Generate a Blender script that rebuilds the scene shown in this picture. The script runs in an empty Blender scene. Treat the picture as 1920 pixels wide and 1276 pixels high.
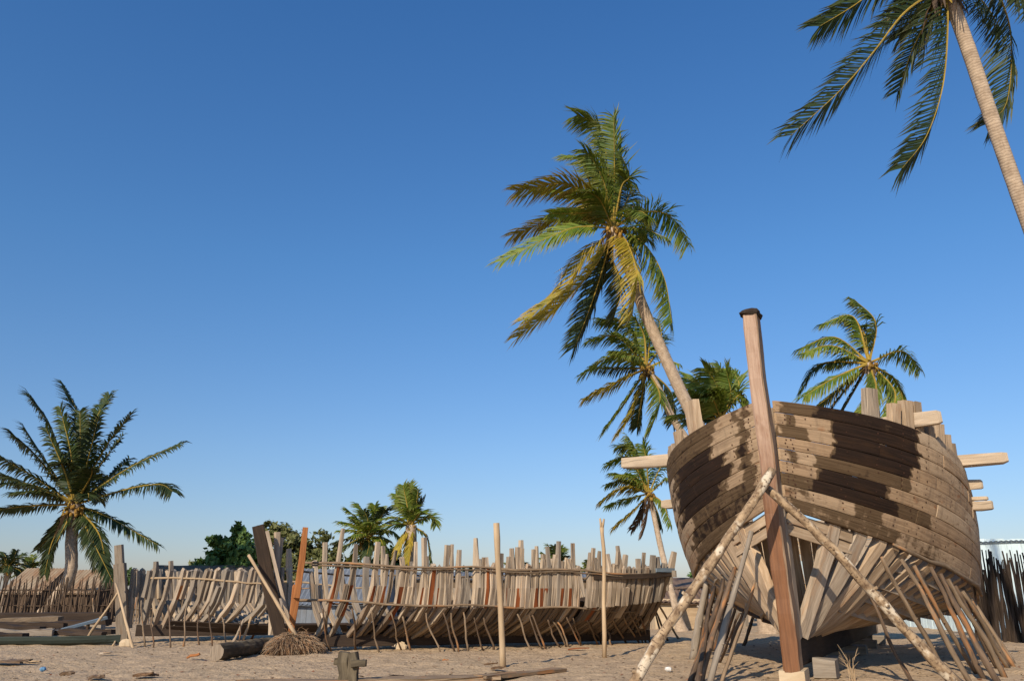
import bpy, math, random
from mathutils import Vector as V, noise
R = random.Random(7)
S = bpy.context.scene
COL = S.collection
Z = V((0, 0, 1))
ORD = ('first second third fourth fifth sixth seventh eighth ninth tenth eleventh twelfth thirteenth fourteenth '
       'fifteenth sixteenth seventeenth eighteenth nineteenth twentieth twenty-first twenty-second twenty-third '
       'twenty-fourth twenty-fifth twenty-sixth twenty-seventh twenty-eighth twenty-ninth thirtieth').split()

# ------------------------------------------------------------------ camera geometry (survey helper)
F = 1507.0
PITCH = math.atan(470 / F)
CP, SP, EYE = math.cos(PITCH), math.sin(PITCH), 1.3


def ray(px, py):
    a, b = (px - 960) / F, (638 - py) / F
    return V((a, CP - b * SP, SP + b * CP))


def U(px, py, Y):                      # point seen at photo pixel px, py at distance Y
    r = ray(px, py)
    t = Y / r.y
    return V((r.x * t, Y, EYE + r.z * t))


def G(px, py, z=0.0):                  # point of the ground seen at px, py
    r = ray(px, py)
    t = (z - EYE) / r.z
    return V((r.x * t, r.y * t, z))


def PX(p):
    f = p.y * CP + (p.z - EYE) * SP
    u = -p.y * SP + (p.z - EYE) * CP
    return 960 + F * p.x / f, 638 - F * u / f


def lerp(a, b, t):
    return a + (b - a) * t


def clamp(x, a=0.0, b=1.0):
    return max(a, min(b, x))


def sstep(a, b, x):
    t = clamp((x - a) / (b - a))
    return t * t * (3 - 2 * t)


# ------------------------------------------------------------------ mesh builder
class MB:
    def __init__(s):
        s.v, s.f, s.uv, s.mi, s.at = [], [], [], [], {}

    def face(s, idx, uvs, m=0):
        s.f.append(idx)
        s.uv.extend(uvs)
        s.mi.append(m)

    def quad(s, pts, m=0, uvs=None):
        n = len(s.v)
        s.v.extend(pts)
        k = len(pts)
        if uvs is None:
            w = (pts[1] - pts[0]).length
            h = (pts[-1] - pts[0]).length
            uvs = [(0, 0), (w, 0), (w, h), (0, h)][:k]
        s.face(list(range(n, n + k)), uvs, m)

    def sweep(s, pts, size, sec='round', n=8, up=None, jit=0.0, m=0, cap=True, capm=None, seed=None, v0=None, facem=None):
        """sweep a section along pts; size: per point radius, or (w, h) for 'rect'."""
        rr = random.Random(seed if seed is not None else R.random())
        N = len(pts)
        u0 = rr.random() * 5
        v = rr.random() * 20 if v0 is None else v0
        upv = V(up) if up is not None else None
        rings = []
        prev = None
        for i in range(N):
            t = (pts[min(i + 1, N - 1)] - pts[max(i - 1, 0)])
            t = t.normalized() if t.length > 1e-9 else V((0, 0, 1))
            if prev is None:
                h = upv if upv is not None else (V((0, 0, 1)) if abs(t.z) < .9 else V((0, 1, 0)))
                a = (h - t * h.dot(t)).normalized()
            else:
                h = upv if (upv is not None and abs(upv.dot(t)) < .95) else prev
                a = (h - t * h.dot(t)).normalized()
            b = t.cross(a)
            prev = a
            sz = size[i] if isinstance(size, list) else size
            if i:
                v += (pts[i] - pts[i - 1]).length
            if sec == 'round':
                ring = []
                for k in range(n):
                    an = 2 * math.pi * k / n
                    r = sz * (1 + jit * (rr.random() - .5) * 2)
                    ring.append(pts[i] + (a * math.cos(an) + b * math.sin(an)) * r)
                per = 2 * math.pi * sz
                us = [u0 + per * k / n for k in range(n + 1)]
            else:
                w, hh = sz[0] / 2, sz[1] / 2
                c = min(w, hh) * .18
                base = [(w - c, hh), (-w + c, hh), (-w, hh - c), (-w, -hh + c), (-w + c, -hh), (w - c, -hh), (w, -hh + c), (w, hh - c)]
                ring = [pts[i] + b * (x + jit * (rr.random() - .5)) + a * (y + jit * (rr.random() - .5)) for x, y in base]
                us = [u0]
                for k in range(8):
                    x0, y0 = base[k]
                    x1, y1 = base[(k + 1) % 8]
                    us.append(us[-1] + math.hypot(x1 - x0, y1 - y0))
            st = len(s.v)
            s.v.extend(ring)
            rings.append((st, len(ring), us, v))
        for i in range(N - 1):
            a0, k0, us, va = rings[i]
            b0, _, us2, vb = rings[i + 1]
            for k in range(k0):
                k2 = (k + 1) % k0
                mm = m if facem is None else facem(k)
                s.face([a0 + k, a0 + k2, b0 + k2, b0 + k], [(us[k], va), (us[k + 1], va), (us2[k + 1], vb), (us2[k], vb)], mm)
        if cap:
            for (st, k0, us, vv), rev in ((rings[0], True), (rings[-1], False)):
                idx = list(range(st, st + k0))
                if rev:
                    idx.reverse()
                c0 = s.v[st]
                s.face(idx, [((s.v[j] - c0).dot(V((1, .3, 0))) + 3, (s.v[j] - c0).dot(V((.2, .4, 1)))) for j in idx], m if capm is None else capm)

    def box(s, c, size, rot=None, m=0, jit=0.0):
        ax = [V((1, 0, 0)), V((0, 1, 0)), V((0, 0, 1))] if rot is None else rot
        d = [ax[i] * size[i] / 2 for i in range(3)]
        s.sweep([c - d[0], c + d[0]], (size[1], size[2]), 'rect', up=ax[2], m=m, jit=jit)

    def blob(s, c, r, m=0, seg=8, rng=5, noisy=0.0):
        st = len(s.v)
        for i in range(rng + 1):
            th = math.pi * i / rng
            for k in range(seg):
                ph = 2 * math.pi * k / seg
                q = 1 + noisy * (R.random() - .5)
                s.v.append(c + V((math.sin(th) * math.cos(ph) * r[0], math.sin(th) * math.sin(ph) * r[1], math.cos(th) * r[2])) * q)
        for i in range(rng):
            for k in range(seg):
                k2 = (k + 1) % seg
                s.face([st + i * seg + k, st + (i + 1) * seg + k, st + (i + 1) * seg + k2, st + i * seg + k2],
                       [(k / seg, i / rng), (k / seg, (i + 1) / rng), ((k + 1) / seg, (i + 1) / rng), ((k + 1) / seg, i / rng)], m)

    def build(s, name, mats, parent=None, smooth=False, origin=None):
        me = bpy.data.meshes.new(name)
        o0 = V(origin) if origin is not None else V((0, 0, 0))
        me.from_pydata([tuple(p - o0) for p in s.v], [], s.f)
        uvl = me.uv_layers.new(name='UVMap')
        flat = []
        for a in s.uv:
            flat.extend(a)
        uvl.data.foreach_set('uv', flat)
        for m in (mats if isinstance(mats, (list, tuple)) else [mats]):
            me.materials.append(m)
        me.polygons.foreach_set('material_index', s.mi)
        if smooth:
            me.polygons.foreach_set('use_smooth', [True] * len(s.f))
        for k, vals in s.at.items():
            a = me.attributes.new(k, 'FLOAT', 'POINT')
            a.data.foreach_set('value', vals)
        me.update()
        o = bpy.data.objects.new(name, me)
        COL.objects.link(o)
        if origin is not None:
            o.location = o0
        if parent is not None:
            o.parent = parent
            pw, q = V((0, 0, 0)), parent
            while q is not None:
                pw = pw + q.location
                q = q.parent
            o.location = o0 - pw
        return o


def tag(o, label=None, cat=None, group=None, kind=None):
    if label:
        o['label'] = label
    if cat:
        o['category'] = cat
    if group:
        o['group'] = group
    if kind:
        o['kind'] = kind
    return o


def thing(name, loc, label, cat, group=None):
    o = bpy.data.objects.new(name, None)
    o.empty_display_size = .2
    COL.objects.link(o)
    o.location = loc
    return tag(o, label, cat, group)


# ------------------------------------------------------------------ materials
class NT:
    def __init__(s, name):
        s.m = bpy.data.materials.new(name)
        s.m.use_nodes = True
        s.t = s.m.node_tree
        s.t.nodes.clear()
        s.out = s.n('ShaderNodeOutputMaterial')

    def n(s, typ, **kw):
        nd = s.t.nodes.new(typ)
        for k, v in kw.items():
            if k.startswith('i_'):
                nd.inputs[k[2:].replace('_', ' ')].default_value = v
            else:
                setattr(nd, k, v)
        return nd

    def l(s, a, b):
        s.t.links.new(a, b)

    def mix(s, fac, a, b, mode='MIX'):
        nd = s.n('ShaderNodeMix', data_type='RGBA', blend_type=mode)
        for i, x in ((0, fac), (6, a), (7, b)):
            if hasattr(x, 'links'):
                s.l(x, nd.inputs[i])
            elif isinstance(x, (int, float)):
                nd.inputs[i].default_value = x
            else:
                nd.inputs[i].default_value = (*x, 1)
        return nd.outputs[2]

    def math(s, op, a, b=0.0, c=0.0, clampit=False):
        nd = s.n('ShaderNodeMath', operation=op, use_clamp=clampit)
        for i, x in enumerate((a, b, c)):
            if hasattr(x, 'links'):
                s.l(x, nd.inputs[i])
            else:
                nd.inputs[i].default_value = x
        return nd.outputs[0]

    def rng(s, x, a, b, c=0.0, d=1.0):
        nd = s.n('ShaderNodeMapRange')
        s.l(x, nd.inputs[0])
        for i, q in enumerate((a, b, c, d)):
            nd.inputs[i + 1].default_value = q
        return nd.outputs[0]

    def noise(s, vec, scale, detail=4, rough=.6, dist=0.0):
        nd = s.n('ShaderNodeTexNoise', i_Scale=scale, i_Detail=detail, i_Roughness=rough, i_Distortion=dist)
        s.l(vec, nd.inputs['Vector'])
        return nd.outputs[0]

    def mapv(s, vec, scale=(1, 1, 1), loc=None):
        nd = s.n('ShaderNodeMapping')
        nd.inputs['Scale'].default_value = scale
        s.l(vec, nd.inputs['Vector'])
        if loc is not None:
            s.l(loc, nd.inputs['Location'])
        return nd.outputs[0]

    def bsdf(s, col, rough=.85, bump=None, bstr=.4, bdist=.01, spec=.25):
        b = s.n('ShaderNodeBsdfPrincipled')
        b.inputs['Roughness'].default_value = rough
        b.inputs['Specular IOR Level'].default_value = spec
        if hasattr(col, 'links'):
            s.l(col, b.inputs['Base Color'])
        else:
            b.inputs['Base Color'].default_value = (*col, 1)
        if bump is not None:
            bm = s.n('ShaderNodeBump')
            bm.inputs['Strength'].default_value = bstr
            bm.inputs['Distance'].default_value = bdist
            s.l(bump, bm.inputs['Height'])
            s.l(bm.outputs[0], b.inputs['Normal'])
        s.l(b.outputs[0], s.out.inputs[0])
        return b


def wood(name, light, dark, crack=(.05, .04, .03), across=26, along=1.6, var=.35, patch=None, patchamt=.5, rough=.88):
    t = NT(name)
    tc = t.n('ShaderNodeTexCoord')
    oi = t.n('ShaderNodeObjectInfo')
    off = t.n('ShaderNodeCombineXYZ')
    r20 = t.math('MULTIPLY', oi.outputs['Random'], 37.0)
    t.l(r20, off.inputs[0])
    t.l(r20, off.inputs[1])
    uv = tc.outputs['UV']
    g = t.noise(t.mapv(uv, (across, along, 1), off.outputs[0]), 1.0, 6, .65, .4)
    big = t.noise(t.mapv(uv, (5, 1.1, 1), off.outputs[0]), 1.0, 3, .6)
    col = t.mix(t.rng(g, .32, .68), dark, light)
    col = t.mix(t.rng(big, .38, .7, 0, .55), col, tuple(.62 * c for c in dark))
    ck = t.noise(t.mapv(uv, (across * 1.7, along * .45, 1), off.outputs[0]), 1.0, 3, .5, .2)
    ckm = t.rng(ck, .30, .36, 1, 0)
    col = t.mix(t.math('MULTIPLY', ckm, .75), col, crack)
    if patch:
        pm = t.noise(t.mapv(uv, (3.2, .9, 1), off.outputs[0]), 1.3, 3, .6)
        col = t.mix(t.rng(pm, .56, .64, 0, patchamt), col, patch)
    br = t.math('MULTIPLY_ADD', oi.outputs['Random'], var, 1 - var * .6)
    cb = t.n('ShaderNodeCombineColor')
    for i in range(3):
        t.l(br, cb.inputs[i])
    col = t.mix(1.0, col, cb.outputs[0], 'MULTIPLY')
    hgt = t.math('SUBTRACT', g, t.math('MULTIPLY', ckm, .6))
    t.bsdf(col, rough, hgt, .5, .012)
    return t.m


M = {}
M['grey'] = wood('weathered_timber', (.47, .38, .28), (.27, .205, .145), var=.65, patch=(.34, .19, .09), patchamt=.35)
M['warm'] = wood('warm_tan_timber', (.56, .425, .285), (.33, .225, .135), var=.4, patch=(.30, .16, .08), patchamt=.4)  # warm tan timber of the big hull
M['pale'] = wood('bleached_timber', (.54, .435, .315), (.37, .28, .19), var=.35)
M['oldgrey'] = wood('grey_timber', (.33, .28, .22), (.21, .17, .13), var=.3)
M['dark'] = wood('dark_oiled_timber', (.062, .040, .026), (.030, .02, .014), var=.2)
M['keel'] = wood('keel_timber', (.075, .05, .034), (.035, .024, .018), var=.2)
M['orange'] = wood('fresh_cut_red_timber', (.46, .19, .065), (.29, .105, .035), crack=(.12, .04, .015), var=.15)
M['red'] = wood('freshly_adzed_face', (.33, .10, .028), (.20, .055, .018), crack=(.06, .02, .01), var=.25)
M['stick'] = wood('bark_stick', (.31, .225, .145), (.15, .10, .06), var=.5, across=18, along=3, patch=(.45, .20, .07), patchamt=.6)
M['stickdark'] = wood('dark_bark_stick', (.20, .135, .085), (.085, .055, .036), var=.5, across=18, along=3, patch=(.42, .17, .05), patchamt=.55)
M['pole'] = wood('peeled_pole', (.52, .385, .24), (.36, .25, .145), var=.2, across=16, along=1.2)
M['thatch'] = wood('dry_thatch', (.23, .165, .105), (.11, .078, .05), across=40, along=3)
M['fence'] = wood('fence_stick', (.15, .10, .064), (.055, .037, .025), across=30, along=2, var=.1)
M['black'] = wood('charred_stick', (.085, .058, .04), (.025, .018, .014), across=20, along=2, var=.3)


def make_birch():
    t = NT('blotched_bark_pole')
    tc = t.n('ShaderNodeTexCoord')
    uv = tc.outputs['UV']
    a = t.noise(t.mapv(uv, (9, 5, 1)), 1.3, 5, .6)
    b = t.noise(t.mapv(uv, (4, 2.2, 1)), 1.0, 3, .6)
    c = t.noise(t.mapv(uv, (14, 22, 1)), 1.0, 4, .6)
    col = t.mix(t.rng(a, .35, .62), (.13, .08, .045), (.40, .285, .17))
    col = t.mix(t.rng(b, .53, .60, 0, .85), col, (.60, .51, .38))
    col = t.mix(t.rng(c, .56, .63, 0, .9), col, (.09, .055, .035))
    t.bsdf(col, .85, a, .6, .02)
    return t.m


M['birch'] = make_birch()


def make_planks():
    t = NT('hull_planking')
    tc = t.n('ShaderNodeTexCoord')
    uv = tc.outputs['UV']
    st = t.n('ShaderNodeAttribute', attribute_name='stain_shadow')  # oil stains together with painted frond shadow
    tn = t.n('ShaderNodeAttribute', attribute_name='tone')
    g = t.noise(t.mapv(uv, (1.6, 34, 1)), 1.0, 6, .65, .3)
    big = t.noise(t.mapv(uv, (1.7, 5, 1)), 1.0, 4, .6)
    blot = t.noise(t.mapv(uv, (6, 9, 1)), 1.0, 4, .62)
    streak = t.noise(t.mapv(uv, (9, 1.2, 1)), 1.0, 4, .6)
    base = t.mix(t.rng(g, .3, .7), (.20, .128, .072), (.425, .29, .175))
    base = t.mix(t.rng(tn.outputs['Fac'], 0, 1, 0, .7), base, (.50, .385, .26))
    base = t.mix(t.rng(big, .5, .68, 0, .5), base, (.16, .105, .066))
    base = t.mix(t.rng(blot, .57, .70, 0, .7), base, (.13, .075, .042))
    base = t.mix(t.rng(streak, .52, .72, 0, .6), base, (.15, .105, .07))
    rust = t.noise(t.mapv(uv, (2.2, 3.0, 1)), 1.0, 3, .6)
    base = t.mix(t.rng(rust, .62, .7, 0, .55), base, (.26, .09, .025))
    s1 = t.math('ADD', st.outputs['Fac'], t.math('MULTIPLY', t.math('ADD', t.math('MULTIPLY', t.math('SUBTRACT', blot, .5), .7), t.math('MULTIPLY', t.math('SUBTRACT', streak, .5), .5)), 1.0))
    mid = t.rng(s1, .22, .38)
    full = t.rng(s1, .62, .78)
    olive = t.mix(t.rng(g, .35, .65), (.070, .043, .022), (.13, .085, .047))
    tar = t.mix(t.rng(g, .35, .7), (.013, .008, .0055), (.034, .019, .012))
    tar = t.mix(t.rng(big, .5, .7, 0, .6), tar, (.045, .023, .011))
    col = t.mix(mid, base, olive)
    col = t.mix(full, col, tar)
    b = t.bsdf(col, .8, t.math('ADD', g, t.math('MULTIPLY', blot, .6)), .6, .012, .14)
    t.l(t.rng(full, 0, 1, .85, .72), b.inputs['Roughness'])
    return t.m


M['planks'] = make_planks()


def make_stem():
    t = NT('oiled_stem_timber')
    tc = t.n('ShaderNodeTexCoord')
    uv = tc.outputs['UV']
    sep = t.n('ShaderNodeSeparateXYZ')
    t.l(uv, sep.inputs[0])
    g = t.noise(t.mapv(uv, (30, 1.3, 1)), 1.0, 6, .65, .3)
    big = t.noise(t.mapv(uv, (6, 1.5, 1)), 1.0, 4, .6)
    pale = t.mix(t.rng(g, .3, .7), (.30, .185, .125), (.46, .32, .225))
    oiled = t.mix(t.rng(g, .3, .7), (.12, .052, .025), (.25, .112, .048))
    h = t.math('ADD', sep.outputs[1], t.math('MULTIPLY', t.math('SUBTRACT', big, .5), 2.4))
    col = t.mix(t.rng(h, 2.3, 3.9), oiled, pale)
    col = t.mix(t.rng(big, .56, .7, 0, .55), col, (.19, .075, .03))
    t.bsdf(col, .6, g, .45, .01, .35)
    return t.m


M['stem'] = make_stem()
M['stemside'] = wood('bare_stem_side', (.40, .28, .185), (.24, .15, .09), var=.1, patch=(.25, .10, .04), patchamt=.6)
M['floor_shade'] = wood('shade_painted_floor_timber', (.26, .19, .128), (.12, .085, .058), var=.7)  # shade of the hull's underside painted into the timber colour


def leaf(name, c1, c2, tip, trans=.3):
    t = NT(name)
    tc = t.n('ShaderNodeTexCoord')
    sep = t.n('ShaderNodeSeparateXYZ')
    t.l(tc.outputs['UV'], sep.inputs[0])
    oi = t.n('ShaderNodeObjectInfo')
    geo = t.n('ShaderNodeNewGeometry')
    nz = t.noise(geo.outputs['Position'], 1.6, 3, .6)
    col = t.mix(t.rng(nz, .35, .65), c1, c2)
    wn = t.n('ShaderNodeTexWhiteNoise', noise_dimensions='1D')
    t.l(t.math('FLOOR', sep.outputs[0]), wn.inputs['W'])
    col = t.mix(t.rng(wn.outputs['Value'], .0, 1, 0, .45), col, c1)
    tipm = t.math('MULTIPLY', t.rng(sep.outputs[1], .45, 1.0), t.rng(wn.outputs['Value'], .3, 1, .25, 1))
    col = t.mix(t.math('MULTIPLY', tipm, .8), col, tip)
    br = t.math('MULTIPLY_ADD', oi.outputs['Random'], .5, .75)
    cb = t.n('ShaderNodeCombineColor')
    for i in range(3):
        t.l(br, cb.inputs[i])
    col = t.mix(1.0, col, cb.outputs[0], 'MULTIPLY')
    b = t.bsdf(col, .55, spec=.3)
    tr = t.n('ShaderNodeBsdfTranslucent')
    tcol = t.mix(1.0, col, (1.25, 1.3, .5), 'MULTIPLY')
    t.l(tcol, tr.inputs[0])
    mx = t.n('ShaderNodeMixShader')
    mx.inputs[0].default_value = trans
    t.l(b.outputs[0], mx.inputs[1])
    t.l(tr.outputs[0], mx.inputs[2])
    t.l(mx.outputs[0], t.out.inputs[0])
    return t.m


M['leaf'] = leaf('palm_leaf_green', (.085, .140, .018), (.19, .22, .030), (.34, .25, .07))
M['leafold'] = leaf('palm_leaf_yellowing', (.22, .20, .025), (.40, .28, .032), (.5, .27, .07))
M['leafdark'] = leaf('palm_leaf_deep_green', (.024, .042, .011), (.045, .063, .015), (.11, .085, .03), .12)
M['dead'] = leaf('palm_leaf_dead', (.115, .07, .038), (.07, .042, .024), (.17, .11, .065), .15)
M['tree'] = leaf('broad_leaf_deep_green', (.055, .105, .022), (.10, .155, .035), (.12, .15, .04), .15)
M['olive'] = leaf('broad_leaf_dry_olive', (.10, .115, .036), (.17, .175, .058), (.19, .15, .06), .15)
M['rachis'] = wood('palm_leaf_stalk', (.42, .29, .05), (.28, .19, .035), across=20, along=1, var=.3)
M['fibre'] = wood('palm_fibre', (.22, .13, .07), (.09, .052, .028), across=30, along=4, var=.3)
M['nut'] = wood('coconut_husk', (.42, .25, .05), (.26, .14, .03), across=6, along=2, var=.5)


def make_trunk():
    t = NT('palm_trunk_bark')
    tc = t.n('ShaderNodeTexCoord')
    uv = tc.outputs['UV']
    w = t.n('ShaderNodeTexWave', wave_type='BANDS', bands_direction='Y', i_Scale=6.5, i_Distortion=5.0, i_Detail=4.0)
    w.inputs['Detail Scale'].default_value = 1.5
    t.l(uv, w.inputs['Vector'])
    nz = t.noise(t.mapv(uv, (6, 5, 1)), 1.2, 5, .6)
    st = t.noise(t.mapv(uv, (22, 2, 1)), 1.0, 4, .6)
    col = t.mix(t.rng(nz, .3, .7), (.30, .22, .15), (.54, .42, .30))
    col = t.mix(t.rng(w.outputs[1], .0, .3, .4, 0), col, (.15, .105, .07))
    col = t.mix(t.rng(st, .58, .7, 0, .45), col, (.16, .11, .075))
    h = t.math('ADD', t.math('MULTIPLY', w.outputs[1], .5), nz)
    t.bsdf(col, .9, h, .35, .015)
    return t.m


M['trunk'] = make_trunk()


def make_sand():
    t = NT('trampled_sand')
    geo = t.n('ShaderNodeNewGeometry')
    p = geo.outputs['Position']
    big = t.noise(p, .35, 4, .6)
    mid = t.noise(p, 2.3, 5, .65)
    fine = t.noise(p, 16, 4, .7)
    spk = t.noise(t.mapv(p, (1, 1, 1)), 38, 2, .5)
    col = t.mix(t.rng(mid, .3, .7), (.385, .275, .165), (.52, .385, .245))
    col = t.mix(t.rng(big, .4, .65, 0, .5), col, (.42, .305, .20))
    col = t.mix(t.rng(fine, .54, .70, 0, .7), col, (.16, .105, .065))
    col = t.mix(t.rng(spk, .66, .72, 0, .7), col, (.10, .065, .045))
    h = t.math('ADD', t.math('MULTIPLY', mid, 1.0), t.math('MULTIPLY', fine, .35))
    t.bsdf(col, .95, h, 1.0, .09, .1)
    return t.m


M['sand'] = make_sand()


def rusty(name, base, rust, amt=.55):
    t = NT(name)
    tc = t.n('ShaderNodeTexCoord')
    uv = tc.outputs['UV']
    a = t.noise(t.mapv(uv, (1.6, .5, 1)), 1.5, 5, .65)
    b = t.noise(t.mapv(uv, (7, 1.0, 1)), 1.0, 4, .6)
    col = t.mix(t.rng(a, .42, .6, 0, amt), base, rust)
    col = t.mix(t.rng(b, .5, .7, 0, .5), col, tuple(c * .5 for c in rust))
    t.bsdf(col, .7, b, .3, .01)
    return t.m


M['rustroof'] = rusty('rusty_corrugated_iron', (.33, .255, .17), (.24, .13, .065), .8)
M['greyroof'] = rusty('dull_grey_sheet', (.17, .195, .225), (.13, .13, .135), .6)
M['bluewall'] = rusty('pale_blue_limewash', (.62, .74, .76), (.52, .62, .62), .5)
M['cream'] = rusty('cream_board', (.52, .41, .27), (.40, .29, .18), .5)
M['brownroof'] = rusty('brown_reed_roof', (.20, .13, .085), (.12, .075, .05), .8)
M['greenpaint'] = rusty('faded_green_paint', (.034, .045, .036), (.022, .028, .022), .7)
M['greypaint'] = rusty('faded_grey_paint', (.13, .15, .155), (.07, .075, .075), .8)
M['bluepaint'] = rusty('weathered_blue_grey_paint', (.17, .22, .26), (.11, .12, .12), .6)
M['whiteplastic'] = rusty('white_scrap', (.7, .68, .64), (.5, .46, .4), .3)
M['bluescrap'] = rusty('blue_scrap', (.12, .26, .42), (.1, .15, .2), .3)
M['moss'] = wood('lichened_old_timber', (.17, .135, .085), (.05, .038, .025), across=14, along=2.2, var=.1, patch=(.05, .038, .022), patchamt=.8)
M['rustiron'] = rusty('rusted_nail', (.045, .022, .014), (.09, .035, .015), .6)

# ------------------------------------------------------------------ ground
def build_ground():
    mb = MB()
    xs = [-600, -250, -110, -60, -35, -25] + [-20 + .11 * i for i in range(334)] + [17.5, 22, 30, 60, 110, 250, 600]
    ys = [-300, -80, -30, -8, 2, 7] + [10 + .085 * i for i in range(190)] + [26.5 + .35 * i for i in range(50)] + [46, 52, 62, 80, 120, 200, 400, 900]
    nx, ny = len(xs), len(ys)
    for y in ys:
        for x in xs:
            z = 0.0
            if -40 < x < 40 and 4 < y < 60:
                p = V((x, y, 0))
                z = .05 * noise.noise(p * .35) + .035 * noise.noise(p * 1.1) + .034 * noise.noise(p * 2.9 + V((5, 1, 0)))
                z += .02 * noise.noise(p * 6.5)
                z *= sstep(0, 1, 1 - abs(x) / 40)
            mb.v.append(V((x, y, z - .02)))
    for j in range(ny - 1):
        for i in range(nx - 1):
            a = j * nx + i
            mb.face([a, a + 1, a + nx + 1, a + nx], [(xs[i], ys[j]), (xs[i + 1], ys[j]), (xs[i + 1], ys[j + 1]), (xs[i], ys[j + 1])])
    o = mb.build('ground', M['sand'], smooth=True)
    tag(o, 'pale brown trampled sand of the boatyard', None, None, 'structure')


build_ground()

# ------------------------------------------------------------------ sticks and poles
def wobble(a, b, n=7, amp=.03, seed=0):
    rr = random.Random(seed)
    d = b - a
    s1 = V((rr.uniform(-1, 1), rr.uniform(-1, 1), rr.uniform(-.3, .3)))
    s2 = V((rr.uniform(-1, 1), rr.uniform(-1, 1), rr.uniform(-.3, .3)))
    out = []
    for i in range(n):
        t = i / (n - 1)
        w = math.sin(math.pi * t)
        out.append(a + d * t + s1 * amp * w + s2 * amp * .7 * math.sin(2 * math.pi * t) + V((rr.uniform(-1, 1), rr.uniform(-1, 1), 0)) * amp * .25 * (0 < i < n - 1))
    return out


def stick(mb, a, b, r0, r1=None, n=8, amp=.03, seed=0, m=0, sides=7, knots=True):
    r1 = r0 * .75 if r1 is None else r1
    pts = wobble(a, b, n, amp, seed)
    rr = random.Random(seed + 5)
    rad = [lerp(r0, r1, i / (n - 1)) * (1 + (rr.random() - .5) * .22) for i in range(n)]
    mb.sweep(pts, rad, 'round', sides, jit=.13, m=m, seed=seed)
    if knots:
        for i in range(1, n - 1):
            if rr.random() < .35:
                d = V((rr.uniform(-1, 1), rr.uniform(-1, .3), rr.uniform(-.2, .6))).normalized()
                mb.sweep([pts[i], pts[i] + d * rad[i] * 1.5], [rad[i] * .5, rad[i] * .3], 'round', 5, m=m, seed=seed + i)


def prop(name, a, b, r, label, cat, mat, group=None, amp=.03, seed=0, r1=None, n=9, sides=7):
    mb = MB()
    b = b.copy()
    stick(mb, b, a, r, r1, n, amp, seed, sides=sides)
    o = mb.build(name, M[mat], None, True, origin=b)
    return tag(o, label, cat, group)


# ------------------------------------------------------------------ the big hull on the right
TH = .5
HD = V((-math.sin(TH), -math.cos(TH), 0))
RT = V((math.cos(TH), -math.sin(TH), 0))
O1 = V((4.4024, 13.4532, 0))


def W1(s, y, z):
    return O1 + HD * (-s + .6127 * min(z, 5.9) / 5) + RT * y + Z * z


def taper(s):
    return 1 - .45 * clamp((s - 6.5) / 5.5) ** 2


def sheer(s):
    y = .1 + 2.68 * (1 - clamp(1 - s / 4.82) ** 3.01)
    if s < 4:
        z = 4.302 - .1907 * s - .0087 * s * s
    else:
        z = 3.40 - .26 * 1.5 * (1 - math.exp(-(s - 4) / 1.5)) + .02 * max(0, s - 7) ** 2
    return y * taper(s), z


def lowedge(s):
    y = .1 + 2.546 * (1 - clamp(1 - s / 4.85) ** 1.972)
    z = 2.57 - .35 * s + .0191 * s * s if s < 9.2 else .97
    return y * taper(s), z


def topside(s, v, side, off=0.0):
    ys, zs = sheer(s)
    yl, zl = lowedge(s)
    y = lerp(ys, yl, v) + .10 * math.sin(math.pi * v) * clamp(s / 2) + off
    return W1(s, side * y, lerp(zs, zl, v))


def bottom(s, q, side, off=0.0):
    yl, zl = lowedge(s)
    zk = .58
    sk = .22 + .86 * max(0, s - .85)
    y = lerp(.09, yl, q ** .92) + off
    z = zk + (zl - zk) * q ** (1.0 + .35 * clamp(s / 3)) + off * .5
    return W1(lerp(sk, s, q), side * y, z)


def inset(fn, s, v, side, depth):
    e = .02
    du = fn(s + e, v, side) - fn(max(s - e, .02), v, side)
    dv = fn(s, min(v + e, 1), side) - fn(s, max(v - e, 0), side)
    n = du.cross(dv).normalized()
    if n.dot(RT * side + HD * .3) < 0:
        n = -n
    return fn(s, v, side) - n * depth, n


# dark oil stains on the planks, and painted frond shadow in the left side's small blots: (from, to, strength) along the photo's x per strake, top strake first
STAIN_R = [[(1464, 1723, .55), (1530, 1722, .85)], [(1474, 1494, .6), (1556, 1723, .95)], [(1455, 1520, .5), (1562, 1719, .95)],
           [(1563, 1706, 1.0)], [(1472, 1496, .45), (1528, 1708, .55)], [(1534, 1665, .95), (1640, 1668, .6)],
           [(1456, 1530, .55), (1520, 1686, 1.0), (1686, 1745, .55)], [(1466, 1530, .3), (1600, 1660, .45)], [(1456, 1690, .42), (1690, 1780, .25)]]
STAIN_SHADOW_L = [[(1250, 1344, .58), (1374, 1384, .7), (1390, 1400, .6)], [(1250, 1334, .6), (1386, 1398, .6)], [(1266, 1336, .85), (1384, 1402, .6)],
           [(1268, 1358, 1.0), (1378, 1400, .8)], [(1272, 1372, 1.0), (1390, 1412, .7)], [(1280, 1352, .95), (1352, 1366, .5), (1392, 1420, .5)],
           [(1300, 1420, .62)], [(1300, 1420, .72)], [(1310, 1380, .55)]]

right_boat = thing('wooden_boat', W1(0, 0, 0), 'large half-planked wooden hull with dark oil stains, bow-on and propped by poles', 'boat')


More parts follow.
